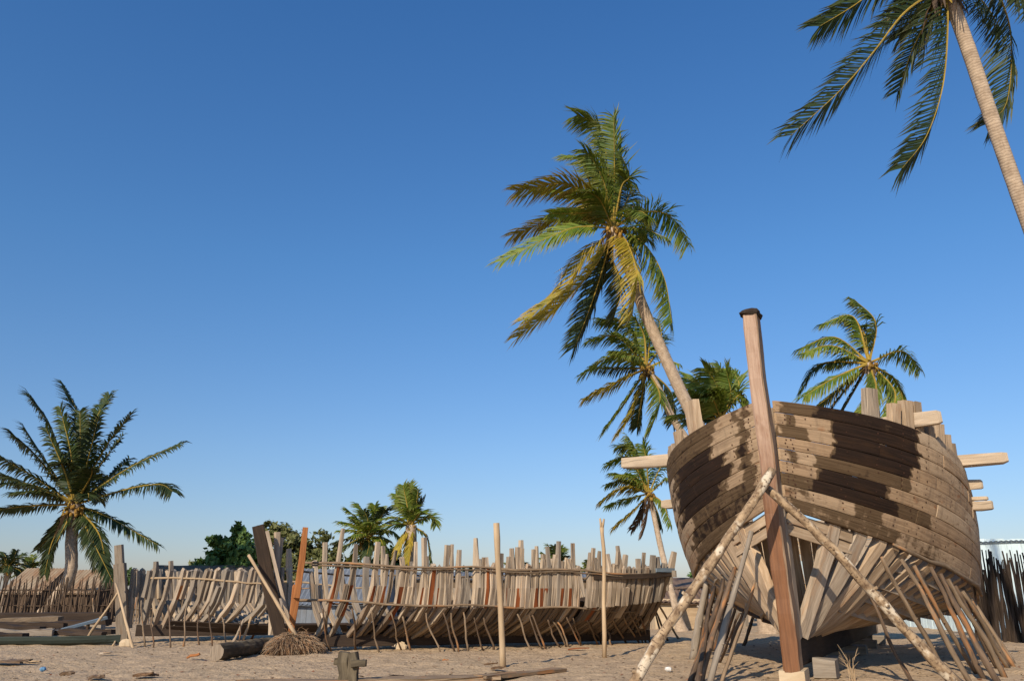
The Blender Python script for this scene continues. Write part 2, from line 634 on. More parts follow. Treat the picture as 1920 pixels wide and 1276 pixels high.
def build_planking(side):
    mb = MB()
    st_a, tn_a = [], []
    rr = random.Random(3 if side > 0 else 11)
    stain_shadow = STAIN_R if side > 0 else STAIN_SHADOW_L
    NS = 9
    nails = []
    for k in range(NS):
        cuts = [.02]
        s = rr.uniform(1.0, 3.2)
        while s < 11.2:
            cuts.append(s)
            s += rr.uniform(1.4, 3.1)
        cuts.append(11.8)
        for c in range(len(cuts) - 1):
            a, b = cuts[c] + (.004 if c else 0), cuts[c + 1] - .004
            n = max(2, int((b - a) / (.05 if a < 4.6 else .3)))
            tone = rr.random() ** 1.5
            proud = rr.uniform(0, .016)
            uo, vo = rr.random() * 40, rr.random() * 40
            va, vb = k / NS + .0028, (k + 1) / NS - .0028
            vs = [va, va, va + .008, lerp(va, vb, .35), lerp(va, vb, .68), vb - .008, vb, vb]
            of = [-.035, proud - .004, proud, proud + .002, proud + .002, proud, proud - .004, -.035]
            st = len(mb.v)
            for i in range(n + 1):
                ss = lerp(a, b, i / n)
                end = i == 0 or i == n
                for j in range(8):
                    wig = .0024 * noise.noise(V((ss * 3, k * 7.3 + (j > 3) * 3.1, side)))
                    p = topside(ss, clamp(vs[j] + wig, 0, 1.02), side, .045 + of[j] - (.004 if end and 0 < j < 7 else 0))
                    mb.v.append(p)
                    x = PX(p)[0] + 9 * noise.noise(V((ss * 3, vs[j] * 22, side * 3 + 1.7))) + 5 * noise.noise(V((ss * 6, k * 5.1 + vs[j] * 30, 9.1))) + 5 * noise.noise(V((ss * 11, vs[j] * 150, 4.2)))
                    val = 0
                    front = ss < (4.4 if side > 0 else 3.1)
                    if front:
                        for (x0, x1, amt) in stain_shadow[k]:
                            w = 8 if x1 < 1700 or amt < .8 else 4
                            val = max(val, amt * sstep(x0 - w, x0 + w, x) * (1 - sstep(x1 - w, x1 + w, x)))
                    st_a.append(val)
                    tn_a.append(tone * (.5 if ss < 1.2 else 1))
            for i in range(n):
                for j in range(7):
                    q = st + i * 8 + j
                    s0, s1 = lerp(a, b, i / n), lerp(a, b, (i + 1) / n)
                    uvs = [(s0 + uo, vs[j] * 2 + vo), (s1 + uo, vs[j] * 2 + vo), (s1 + uo, vs[j + 1] * 2 + vo), (s0 + uo, vs[j + 1] * 2 + vo)]
                    f = [q, q + 8, q + 9, q + 1]
                    if side < 0:
                        f.reverse()
                        uvs.reverse()
                    mb.face(f, uvs, 0)
            for e in (st, st + n * 8):
                mb.face([e + j for j in range(8)], [(0, j * .03) for j in range(8)], 0)
        for s in RIBS:
            if s < 6.5:
                for dv in (.27, .72):
                    if rr.random() < .75:
                        nails.append((s + rr.uniform(-.04, .04), (k + dv) / NS))
        for s in (.07, .13):
            for dv in (.2, .5, .8):
                nails.append((s + rr.uniform(-.01, .02), (k + dv + rr.uniform(-.05, .05)) / NS))
    for s, v in nails:
        c = topside(s, v, side, .045 + .0135)
        du = (topside(s + .02, v, side) - topside(s - .02, v, side)).normalized()
        dv = (topside(s, v + .01, side) - topside(s, v - .01, side)).normalized()
        r = rr.uniform(.010, .018)
        base = len(mb.v)
        for q in range(6):
            an = q * math.pi / 3
            mb.v.append(c + du * math.cos(an) * r + dv * math.sin(an) * r)
            st_a.append(0)
            tn_a.append(0)
        mb.face([base + q for q in (range(6) if side < 0 else reversed(range(6)))], [(0, 0)] * 6, 1)
    mb.at = {'stain_shadow': st_a, 'tone': tn_a}
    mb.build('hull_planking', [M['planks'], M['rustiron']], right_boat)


RIBS = [.32, .72, 1.13, 1.5, 1.76, 1.98, 2.32, 2.66, 3.0, 3.35, 3.72, 4.1] + [4.55 + .46 * i for i in range(15)]
EXT_R = {1.13: .50, 1.5: .36, 1.76: .50, 1.98: .56, 2.32: .3, 2.66: .42, 3.0: .36, 3.35: .34, 3.72: .2}
EXT_L = {1.13: .62, 1.76: .34, 1.98: .2, 2.32: .30, 2.66: .34, 3.0: .52, 3.35: .25}
for side in (1, -1):
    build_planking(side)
    for i, s in enumerate(RIBS):
        mb = MB()
        pts, nrm = [], []
        if s < .7:
            low = ()
        else:
            low = (.03, .2, .4, .6, .8, .97)
        for t in low:
            p, nn = inset(bottom, s, t, side, .075)
            pts.append(p)
            nrm.append(nn)
        ext = (EXT_R if side > 0 else EXT_L).get(s, -.05)
        for v in (.15, .4, .65, .9):
            p, nn = inset(topside, s, 1 - v, side, .105)
            pts.append(p)
            nrm.append(nn)
        p, nn = inset(topside, s, 0, side, .105)
        pts.append(p + Z * ext + RT * side * ext * .06)
        w = R.uniform(.25, .28) if s < 1.2 else (R.uniform(.15, .215) if s < 5 else .16)
        if side < 0 and s == 1.13:
            w = .36
        # keep the timber's width along the planking
        mb.sweep(pts, [(w * R.uniform(.85, 1.08), .14) for _ in pts], 'rect', up=nrm[min(5, len(nrm) - 1)], jit=.028)
        mb.build('rib', M['grey'] if R.random() < .25 else M['warm'], right_boat)
# stem, apron, keel, sternpost
mb = MB()
zs_ = [.14 + 5.56 * i / 26 for i in range(27)]
pts = [W1(-.14, 0, z) + RT * (.012 * math.sin(z * 2.3)) for z in zs_]
mb.sweep(pts, [(.25 - .004 * z + R.uniform(-.008, .008), .33 + R.uniform(-.01, .01)) for z in zs_], 'rect', up=HD, jit=.012, v0=0.0, facem=lambda k: 1 if k in (5, 6, 7) else 0)
stem = mb.build('stem_post', [M['stem'], M['stemside']], right_boat)
mb = MB()
c = W1(-.14, 0, 5.735)
ang = [2 * math.pi * i / 14 for i in range(14)]
def capring(z, k, rag):
    return [c + Z * (z + rag * R.uniform(-1, 1)) + RT * (k * .145 * (1 if abs(math.cos(a)) > .5 else abs(math.cos(a)) * 1.9) * (1 if math.cos(a) > 0 else -1) * R.uniform(.85, 1.1)) + HD * (k * .19 * math.sin(a) * R.uniform(.9, 1.1)) for a in ang]
rings = [capring(-.06, .99, .03), capring(-.02, 1.05, .014), capring(.035, .82, .02)]
for rg in rings:
    mb.v.extend(rg)
for i in range(2):
    for k in range(14):
        k2 = (k + 1) % 14
        mb.face([i * 14 + k, i * 14 + k2, (i + 1) * 14 + k2, (i + 1) * 14 + k], [(k * .05, i * .1), (k * .05 + .05, i * .1), (k * .05 + .05, i * .1 + .1), (k * .05, i * .1 + .1)])
mb.face([28 + k for k in range(14)], [(math.cos(a), math.sin(a)) for a in ang])
mb.face([13 - k for k in range(14)], [(math.cos(a), math.sin(a)) for a in ang])
mb.build('post_cap', M['dark'], stem)
mb = MB()
mb.sweep([W1(.14, 0, z) for z in (.6, 1.5, 2.5, 3.5, 4.2)], (.26, .24), 'rect', up=HD, jit=.02)
mb.build('apron', M['grey'], right_boat)
mb = MB()
mb.sweep([W1(s, 0, .40) for s in (.05, 3, 6, 9, 11.8)], (.24, .40), 'rect', up=Z, jit=.015)
mb.build('keel', M['dark'], right_boat)
mb = MB()
mb.sweep([W1(11.9, 0, z) for z in (.2, 1.2, 2.4, 3.6)], (.24, .3), 'rect', up=HD, jit=.015)
mb.build('sternpost', M['grey'], right_boat)
mb = MB()
for k in range(12):
    z = 1.1 + k * .19
    mb.box(W1(11.82, 0, z), (2.7 + .11 * k, .05, .18), [RT, HD, Z], jit=.01)
mb.build('transom', M['grey'], right_boat)
# pale inner bow boards under the planking, each side
for side in (1, -1):
    mb = MB()
    for k in range(2):
        p = []
        for s in (.1, .35, .6, .85, 1.0):
            yl, zl = lowedge(s)
            p.append(W1(s, side * (yl - .03 * k - .06), zl - .09 - .185 * k))
        mb.sweep(p, (.03, .17), 'rect', up=Z, jit=.01)
    mb.build('bow_board', M['warm'], right_boat)
# boards seen inside the open bow
mb = MB()
for k in range(9):
    x = -.95 + k * .235
    mb.sweep([W1(1.45, x * .8, .95 + .28 * abs(x)), W1(1.22, x * .85, 1.7), W1(1.1, x * .9, 2.4)], (.18, .05), 'rect', up=HD, jit=.02)
mb.build('inner_board', M['warm'], right_boat)
mb = MB()
for side in (1, -1):
    for q in (.45, .6, .75, .92):
        mb.sweep([bottom(s, q, side, -.16) for s in (1.6, 2.6, 3.6, 5, 7, 9, 11)], (.03, .2), 'rect', up=Z, jit=.012)
mb.build('inner_stringer', M['grey'], right_boat)
# through beams standing out over the sides
for (s, z, y0, y1, hgt, lift) in [(3.5, 3.56, .6, 3.5, .22, .04), (2.0, 4.05, .4, 2.56, .24, .10), (3.9, 3.20, 2.0, 3.05, .17, 0), (3.95, 2.82, 2.2, 3.16, .17, 0), (3.95, 2.95, 2.2, 3.10, .06, 0)]:
    mb = MB()
    mb.sweep([W1(s, lerp(y0, y1, t), z + lift * t) for t in (0, .3, .55, .8, .97, 1)], [(.2, hgt)] * 4 + [(.19, hgt * .95), (.13, hgt * .7)], 'rect', up=Z, jit=.02)
    mb.build('deck_beam', M['pale'], right_boat)
for (s, z, y0, y1, hgt, lift) in [(2.9, 3.93, .6, 3.62, .24, -.02), (3.6, 3.1, 2.0, 3.05, .17, 0)]:
    mb = MB()
    mb.sweep([W1(s, -lerp(y0, y1, t), z + lift * math.sin(t * 3)) for t in (0, .3, .55, .75, .9, 1)], [(.2, hgt)] * 5 + [(.18, hgt * .9)], 'rect', up=Z, jit=.02)
    mb.build('deck_beam', M['pale'], right_boat)
# crooked batten tied under the lower planking edge
mb = MB()
p = [topside(s, 1.0, 1, .09) + Z * (-.05 + .03 * math.sin(s * 5)) for s in (1.55, 1.9, 2.3, 2.7, 3.1, 3.6, 4.2, 5.0)]
mb.sweep(p, [.022, .04, .035, .045, .035, .05, .04, .04], 'round', 7, jit=.15)
mb.build('batten', M['stick'], right_boat, True)


def hull_Y(px, side, v=1.0):
    best = None
    for i in range(160):
        s = .02 + i * .03
        p = topside(s, v, side, .1)
        d = abs(PX(p)[0] - px)
        if best is None or d < best[0]:
            best = (d, p.y)
    return best[1]


def foot(x0, y0, x1, y1):
    """ground point along the pole's picture line at or below its last visible point"""
    return G(x1, y1)


# two heavy bark poles crossing at the stem
prop('shore_pole', U(1449, 880, 12.2), G(1178, 1294), .078, 'thick pale-blotched bark pole leaning left from the stem of the big planked hull', 'pole', 'birch', None, .05, 4, .066, 16, 10)
prop('shore_pole', U(1438, 915, 12.35), G(1803, 1290), .08, 'thick bark pole sloping right across the bare ribs of the big planked hull', 'pole', 'birch', None, .05, 15, .062, 16, 10)
RP = [(1607, 1068, 1712, 1276, 'stickdark', .028), (1653, 1043, 1775, 1262, 'stick', .034), (1690, 1048, 1820, 1276, 'stick', .038), (1714, 1060, 1834, 1256, 'stick', .034),
      (1745, 1062, 1846, 1268, 'stickdark', .040), (1763, 1076, 1872, 1274, 'stickdark', .044), (1777, 1085, 1884, 1266, 'stick', .040), (1790, 1098, 1872, 1240, 'stickdark', .036),
      (1804, 1108, 1892, 1250, 'stick', .036), (1822, 1125, 1893, 1238, 'stick', .032)]
LKS = {'stick': 'pale grey-brown', 'stickdark': 'dark orange-flecked'}
for i, (a, b, c, d, m, r) in enumerate(RP):
    Yt = hull_Y(a, 1) - .12
    top = U(a, b, Yt)
    ft = G(c, d)
    if ft.y > Yt + .6:
        ft = U(c, d, Yt + .6)
        ft.z = 0
    prop('prop_pole', top, ft - Z * .06, r * 1.22, '%s prop under the stained big hull, %s from its stem' % (LKS[m], ORD[i]), 'prop', m, 'props under the right side of the big hull', .035, 40 + i)
LP = [(1356, 1086, 1292, 1278, 'stickdark', .040), (1340, 1100, 1304, 1290, 'stickdark', .036), (1378, 1064, 1311, 1280, 'stickdark', .046), (1409, 996, 1329, 1280, 'oldgrey', .046), (1415, 1088, 1350, 1278, 'stick', .028), (1386, 1150, 1347, 1240, 'stickdark', .022)]
LL = ['dark knotty prop leaning under the left bow, outermost of its cluster', 'orange-streaked prop standing just inside the outermost prop of the left bow', 'dark rough prop in the middle of the cluster under the left bow',
      'long smooth grey prop reaching highest up the left bow', 'slim tan prop nearest the stem on the left bow', 'short thin prop standing behind the long grey prop of the left bow']
for i, (a, b, c, d, m, r) in enumerate(LP):
    Yt = hull_Y(a, -1) - .05 if i != 3 else 13.5
    prop('prop_pole', U(a, b, Yt), G(c, d) - Z * .05, r * 1.15, LL[i], 'prop', m, 'props under the left bow of the big hull', .03, 70 + i)
# props on the far left flank, seen in the gap under the hull
for i, s in enumerate([3.2, 3.9, 4.6, 5.3, 5.9, 6.6, 7.4, 8.3]):
    yl, zl = lowedge(s)
    top = W1(s, -(yl * .9), zl * .9 + .1)
    prop('prop_pole', top, W1(s, -(yl + .25), -.04), R.uniform(.04, .07) if i != 0 else .085, 'dark shaded prop under the far flank of the big hull, %s from bow' % ORD[i], 'prop', 'oldgrey' if i < 1 else 'stickdark', 'props under the far flank of the big hull', .03, 90 + i)
for i, s in enumerate([4.4, 5.2, 6.1, 7.2, 8.4]):
    yl, zl = lowedge(s)
    prop('prop_pole', W1(s, yl * .93, zl * .9 + .1), W1(s, yl + .45, -.04), R.uniform(.035, .05), 'prop farther aft behind the fanned props of the big hull, %s past them' % ORD[i], 'prop', 'stick', 'props under the aft flank of the big hull', .03, 110 + i)
# blocks under the keel
mb = MB()
b0 = W1(-.1, 0, .06)
mb.box(b0, (.38, .40, .20), [RT, HD, Z], jit=.03)
tag(mb.build('keel_block', M['cream'], None, origin=b0), 'pale squared block carrying the foot of the big stem', 'block')
mb = MB()
b0 = W1(.75, .35, .12)
mb.box(b0, (.34, .4, .30), [RT, HD, Z], jit=.04)
tag(mb.build('keel_block', M['oldgrey'], None, origin=b0), 'grey timber block in shade just right of the big stem', 'block')
for i, s in enumerate([2.4, 4.2, 6.2, 8.4, 10.6]):
    mb = MB()
    b0 = W1(s, 0, .08)
    mb.box(b0, (.8, .3, .22), [RT, HD, Z], jit=.03)
    tag(mb.build('keel_block', M['oldgrey'], None, origin=b0), 'dark block under the keel of the big hull, %s behind its stem' % ORD[i], 'block', 'keel blocks of the big hull')
mb = MB()
b0 = W1(.55, .75, 0)
for k in range(14):
    a = R.uniform(0, 6.28)
    p1 = b0 + V((math.cos(a) * .05, math.sin(a) * .05, R.uniform(.15, .3)))
    mb.sweep([b0 + V((R.uniform(-.05, .05), R.uniform(-.05, .05), -.03)), p1, p1 + V((math.cos(a) * .12, math.sin(a) * .12, R.uniform(.05, .25)))], [.006, .005, .002], 'round', 4)
tag(mb.build('dry_grass_tuft', M['pole'], None, origin=b0), 'small tuft of dry straw beside the block at the big stem', 'grass tuft')

# ------------------------------------------------------------------ rib skeletons on the left
class Skel:
    def __init__(s, origin, ang, L, B, cant0, cant1, bowlen):
        s.o, s.L, s.B, s.bl = V(origin), L, B, bowlen
        s.a = V((math.cos(ang), math.sin(ang), 0))
        s.c0, s.c1 = cant0, cant1

    def half(s, q):
        b = s.B * (1 - clamp(1 - (q + .25) / s.bl) ** 2.0)
        e = clamp((q - s.L * .68) / (s.L * .32))
        return b * (1 - .38 * e * e)

    def tr(s, q):
        ph = lerp(s.c0, s.c1, clamp(q / s.L))
        return V((math.sin(ph), -math.cos(ph), 0))

    def at(s, q, y, z):
        return s.o + s.a * q + s.tr(q) * y + Z * z

    def sec(s, q, side, ztop):
        """points of a rib from keel to its top"""
        b = s.half(q)
        w = clamp(1 - q / (s.bl * .95))
        e = clamp((q - s.L * .75) / (s.L * .25))
        full = [(0.05, .27), (.35, .43), (.70, .66), (.94, .95), (.99, 1.38), (1.0, 1.85)]
        vee = [(.07, .34), (.26, .58), (.46, .85), (.66, 1.15), (.84, 1.5), (1.0, 1.85)]
        out = []
        for (fy, fz), (vy, vz) in zip(full, vee):
            ww = max(w, e * .8)
            y, z = lerp(fy, vy, ww), lerp(fz, vz, ww)
            out.append((y * b * side, z))
        out.append((b * side * 1.01, ztop))
        return [s.at(q, y, z) for y, z in out if z <= ztop + 1e-6]

    def fit(s, px, py, side):
        best = None
        for i in range(240):
            q = -.2 + i * (s.L + .4) / 240
            b = s.half(q) * 1.01 * side
            p = s.at(q, b, 0)
            z = U(px, py, p.y).z
            d = abs(PX(s.at(q, b, z))[0] - px)
            if best is None or d < best[0]:
                best = (d, q, z)
        return best[1], best[2]


def rib_mesh(sk, q, side, zt, wid, fresh, floor_shade=False):
    mb = MB()
    pts = sk.sec(q, side, zt)
    n = len(pts)
    lean = V((R.uniform(-.05, .05), R.uniform(-.03, .03), 0))
    pts[-1] += lean
    szs = [(wid * R.uniform(.78, 1.18), wid * R.uniform(.85, 1.2)) for _ in pts]
    for k in range(1, n):
        pts[k] = pts[k] + V((R.uniform(-1, 1), R.uniform(-1, 1), 0)) * .014
    szs[-1] = (wid * R.uniform(.7, .95), wid * R.uniform(.7, .9))
    j0 = 3
    st = len(mb.f)
    mb.sweep(pts, szs, 'rect', up=sk.tr(q), jit=.03)
    if floor_shade:  # lowest lengths take the colour with painted shade
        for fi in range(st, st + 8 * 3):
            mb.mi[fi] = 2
    # adzed fresh face on one length of the timber
    if fresh:
        for sg in range(n - 1):
            if sg in fresh:
                for k in (0, 6, 7):
                    fi = st + sg * 8 + k
                    if fi < len(mb.mi):
                        mb.mi[fi] = 1
    # scarfed second futtock lying beside the first
    if R.random() < .55 and n >= 6:
        k = R.choice([2, 3])
        d = sk.a * R.choice([-1, 1]) * wid * 1.05
        q2 = [p + d for p in pts[k:k + 3]]
        mb.sweep(q2, [(wid * .9, wid)] * len(q2), 'rect', up=sk.tr(q), jit=.02)
    return mb


def ribband(sk, side, zs, r, parent, off=.1, q0=.0, q1=None, name='ribband', mat='stick'):
    mb = MB()
    q1 = sk.L if q1 is None else q1
    n = 14
    pieces = 2
    for pc in range(pieces):
        a, b = lerp(q0, q1, pc / pieces) - (.25 if pc else 0), lerp(q0, q1, (pc + 1) / pieces) + .1
        pts = []
        for i in range(n):
            q = lerp(a, b, i / (n - 1))
            t = clamp((q - q0) / (q1 - q0))
            z = zs[0] + (zs[1] - zs[0]) * t + .03 * math.sin(q * 2.1 + pc) + R.uniform(-.012, .012)
            sp = sk.sec(clamp(q, -.2, sk.L + .2), side, 3.0)
            # interpolate the section at height z
            best = sp[-1]
            for u, w in zip(sp, sp[1:]):
                if u.z <= z <= w.z:
                    best = u.lerp(w, (z - u.z) / (w.z - u.z))
                    break
            pts.append(best + sk.tr(q) * side * off + Z * (z - best.z + .035 * pc))
        mb.sweep(pts, [r * lerp(1.1, .8, i / (n - 1)) for i in range(n)], 'round', 7, jit=.12)
    mb.build(name, M[mat], parent, True)


mid = Skel((-5.37, 19.85, 0), math.radians(18.4), 9.7, 1.5, math.radians(41), math.radians(29), 3.2)
mid_boat = thing('wooden_boat', mid.o, 'long boat skeleton of bare grey ribs in the middle, dark plank stem at its left', 'boat', None)
NEAR = [(637, 990), (666, 1019), (707, 1015), (727, 1038), (757, 1044), (798, 1007), (813, 1058), (840, 1021), (862, 1030), (894, 1008), (912, 1044), (932, 1050), (954, 1043),
        (970, 1025), (988, 1058), (1007, 1023), (1022, 1038), (1039, 1039), (1054, 1051), (1069, 1047), (1086, 1063), (1104, 1035), (1116, 1045), (1127, 1064), (1141, 1038), (1156, 1033), (1168, 1067), (1180, 1070), (1199, 1072), (1212, 1070)]
FAR = [(508, 997), (526, 1007), (545, 1028), (592, 1050), (611, 1016), (640, 1060), (662, 1055), (685, 1043), (719, 1023), (745, 1060), (772, 1052), (800, 1042), (822, 1066), (845, 1058), (875, 1068), (900, 1047), (925, 1062), (977, 1012), (992, 1062), (1030, 1066), (1053, 1051), (1085, 1065), (1112, 1060), (1126, 1065)]
FRESH = {0: (2, 3, 4), 1: (2, 3), 2: (3,), 3: (3,), 4: (2, 3), 5: (3,), 6: (3, 4), 10: (3, 4), 12: (3,), 13: (3,), 15: (3,), 16: (3,), 18: (3,), 19: (3,), 22: (2,)}
used = []
for i, (x, y) in enumerate(NEAR):
    q, z = mid.fit(x, y, 1)
    used.append(q)
    rib_mesh(mid, q, 1, max(z, 1.9), R.uniform(.085, .125), FRESH.get(i), i > 1 and i % 4 != 3).build('rib', [M['grey'] if R.random() < .6 else M['pale'], M['red'], M['floor_shade']], mid_boat)
for i, (x, y) in enumerate(FAR):
    q, z = mid.fit(x, y, -1)
    rib_mesh(mid, q, -1, max(z, 1.9), R.uniform(.085, .125), None).build('rib', [M['pale'] if R.random() < .6 else M['oldgrey'], M['red']], mid_boat)
us = sorted(used)
for a, b in zip(us, us[1:]):                      # shorter timbers doubled up between the long ones
    if b - a > .16 and R.random() < .85:
        q = lerp(a, b, R.uniform(.35, .65))
        rib_mesh(mid, q, 1, R.uniform(1.55, 2.5), R.uniform(.07, .115), (3,) if R.random() < .2 else None, True).build('rib', [R.choice([M['grey'], M['oldgrey'], M['pale']]), M['red'], M['floor_shade']], mid_boat)
for q in (8.35, 8.6, 8.85, 9.08, 9.28):
    rib_mesh(mid, q, 1, R.uniform(1.95, 2.25), R.uniform(.09, .12), None, True).build('rib', [R.choice([M['grey'], M['oldgrey'], M['oldgrey']]), M['red'], M['floor_shade']], mid_boat)
for q in [1.0 + .95 * i for i in range(9)]:
    rib_mesh(mid, q, -1, R.uniform(1.6, 2.3), R.uniform(.075, .11), None).build('rib', [R.choice([M['grey'], M['oldgrey'], M['pale']]), M['red']], mid_boat)
mb = MB()
a, b = U(483, 985, 19.5), U(528, 1200, 19.75)
mb.sweep([b, a.lerp(b, .5) + V((-.03, 0, 0)), a.lerp(b, .2), a], [(.30, .24), (.30, .24), (.29, .22), (.27, .22)], 'rect', up=(0.3, -1, 0), jit=.02)
mstem = mb.build('stem_post', M['dark'], mid_boat)
mb = MB()
mb.sweep([U(548, 1190, 19.6), U(520, 1080, 19.55), U(500, 995, 19.5)], [(.07, .12)] * 3, 'rect', up=(0.3, -1, 0), jit=.02)
mb.build('stem_lining', M['grey'], mid_boat)
mb = MB()
mb.sweep([U(545, 1192, 19.3), U(550, 1150, 19.2), U(557, 1100, 19.1), U(558, 1098, 19.1)], [(.12, .1), (.16, .1), (.21, .1), (.2, .1)], 'rect', up=(0.3, -1, 0), jit=.01)
mb.sweep([U(556, 1120, 19.06), U(566, 1050, 19.05), U(573, 988, 19.05)], [(.15, .09), (.15, .09), (.12, .09)], 'rect', up=(0.3, -1, 0), jit=.01)
ob = mb.build('rib', M['orange'], mid_boat)
tag(ob, 'fresh orange timber standing beside the dark stem')
mb = MB()
mb.sweep([mid.at(q, 0, .20) for q in (-.1, 2.4, 4.8, 7.2, 9.5)], (.22, .28), 'rect', up=Z, jit=.02)
mb.build('keel', M['keel'], mid_boat)
mb = MB()
e = mid.at(9.4, 0, .2)
mb.sweep([e, e + mid.a * .12 + Z * .9, e + mid.a * .3 + Z * 1.75], [(.2, .2)] * 3, 'rect', up=mid.a, jit=.02)
mb.build('sternpost', M['oldgrey'], mid_boat)
# stern: closed boards, pale quarter pieces and a blue-grey top edge
mb = MB()
for k in range(8):
    z = .55 + k * .17
    wd = .35 + k * .13
    mb.box(mid.at(9.3 + .03 * k, 0, z), (2 * wd, .04, .16), [mid.tr(9.7), mid.a, Z], jit=.012)
mb.build('transom', M['oldgrey'], mid_boat)
mb = MB()
for sd in (1, -1):
    mb.sweep([mid.at(9.1, sd * .25, .4), mid.at(9.3, sd * .8, 1.15), mid.at(9.5, sd * 1.02, 1.75), mid.at(9.64, sd * 1.06, 2.3)], [(.16, .12), (.18, .12), (.2, .13), (.12, .1)], 'rect', up=mid.tr(9.7), jit=.02)
mb.build('quarter_timber', M['pale'], mid_boat)
mb = MB()
mb.sweep([mid.at(q, mid.half(q) + .10, 1.72 + .012 * q) for q in (8.9, 9.2, 9.45, 9.6)], (.05, .10), 'rect', up=Z, jit=.01)
mb.build('top_edge_board', M['bluepaint'], mid_boat)
mb = MB()
mb.sweep([mid.at(q, mid.half(q) + .09, 1.64 + .016 * max(0, q - 7) ** 2) for q in (6.9, 7.6, 8.4, 9.0, 9.5)], (.05, .12), 'rect', up=Z, jit=.01)
mb.build('wale', M['dark'], mid_boat)
# dark boards added to stand in for shade between the floor timbers
mb = MB()
for side in (1, -1):
    for k in range(7):
        f = .06 + .115 * k
        pts = []
        for q in (1.6, 2.4, 3.2, 4.6, 6, 7.4, 8.6, 9.2):
            sp = mid.sec(q, side, 3.0)
            t = f * 4
            j = int(t)
            p = sp[j].lerp(sp[j + 1], t - j)
            pts.append(p - mid.tr(q) * side * .10 + Z * .06)
        mb.sweep(pts[k // 2:], (.03, .185), 'rect', up=mid.tr(5) * side + Z * .8, jit=.012)
mb.build('floor_shade_board', M['dark'], mid_boat)
ribband(mid, 1, (1.93, 1.66), .026, mid_boat, .10, .1, 9.2)
ribband(mid, 1, (1.86, 1.62), .020, mid_boat, .12, .3, 8.6)
ribband(mid, 1, (1.10, .78), .026, mid_boat, .12, .2, 8.4)
ribband(mid, -1, (1.75, 1.6), .024, mid_boat, .1, .1, 9.1)
ribband(mid, -1, (1.05, .9), .024, mid_boat, .1, .4, 9.0)

def mid_Y(px, py, fy):
    best = None
    for i in range(200):
        q = i * mid.L / 200
        sp = mid.sec(q, 1, 3.0)
        z = U(px, py, fy).z
        for u, w in zip(sp, sp[1:]):
            if u.z <= z <= w.z:
                p = u.lerp(w, (z - u.z) / (w.z - u.z))
                d = abs(PX(p)[0] - px)
                if best is None or d < best[0]:
                    best = (d, p.y)
    y = best[1] - .14 if best else fy
    return min(y, fy + .3)


MP = [(605, 1140, 622, 1218), (613, 1145, 617, 1214), (660, 1140, 667, 1216), (697, 1145, 711, 1219), (733, 1147, 753, 1216), (755, 1155, 770, 1217), (799, 1148, 826, 1220), (831, 1147, 853, 1220), (846, 1148, 860, 1219), (869, 1147, 878, 1219),
      (889, 1157, 906, 1216), (907, 1157, 926, 1216), (970, 1150, 996, 1217), (992, 1152, 1019, 1216), (998, 1152, 1023, 1215), (1027, 1160, 1051, 1212), (1036, 1162, 1062, 1211), (1044, 1163, 1067, 1212), (1062, 1156, 1091, 1211), (1074, 1157, 1090, 1208), (1098, 1158, 1121, 1207), (1105, 1159, 1128, 1205), (1137, 1180, 1147, 1208), (1146, 1155, 1175, 1204), (1168, 1152, 1200, 1203), (1178, 1143, 1205, 1203), (1190, 1146, 1211, 1202), (1197, 1150, 1221, 1203)]
for i, (a, b, c, d) in enumerate(MP):
    ft = G(c, d)
    top = U(a, b, mid_Y(a, b, ft.y))
    prop('prop_pole', top, ft - Z * .03, R.uniform(.021, .030), 'thin crooked prop under the middle boat skeleton, %s from its dark stem' % ORD[i], 'prop', R.choice(['stick', 'stickdark', 'stick']), 'props under the middle boat skeleton', .045, 200 + i, n=7, sides=6)
# plank shore against the dark stem, extra shores
prop('shore_pole', U(466, 1040, 19.2), U(555, 1190, 18.6), .045, 'straight pale pole leaning across the dark stem of the middle skeleton', 'pole', 'pole', None, .015, 301)
for i, (a, b, c, d, lb, mt, r) in enumerate([(493, 1098, 455, 1201, 'tan pole leaning left against the dark stem of the middle skeleton', 'pole', .038),
                                            (457, 1160, 437, 1202, 'short split stake left of the dark stem, beside the lying log', 'grey', .04), (490, 1165, 470, 1197, 'short orange stake between dark stem and lying log', 'orange', .034)]):
    ft = G(c, d)
    prop('shore_pole', U(a, b, ft.y + .1), ft - Z * .03, r, lb, 'pole', mt, None, .02, 310 + i)
prop('shore_pole', U(1232, 1128, 22.9), G(1272, 1196), .035, 'pole slanting right from the stern of the middle skeleton', 'pole', 'pole', None, .02, 320)
prop('shore_pole', U(1222, 1125, 23.3), G(1252, 1200), .03, 'dark pole propping the stern of the middle skeleton', 'pole', 'stickdark', None, .02, 321)
prop('shore_pole', U(1218, 1120, 23), G(1243, 1196), .028, 'grey stake close under the stern of the middle skeleton', 'pole', 'stick', None, .02, 322)

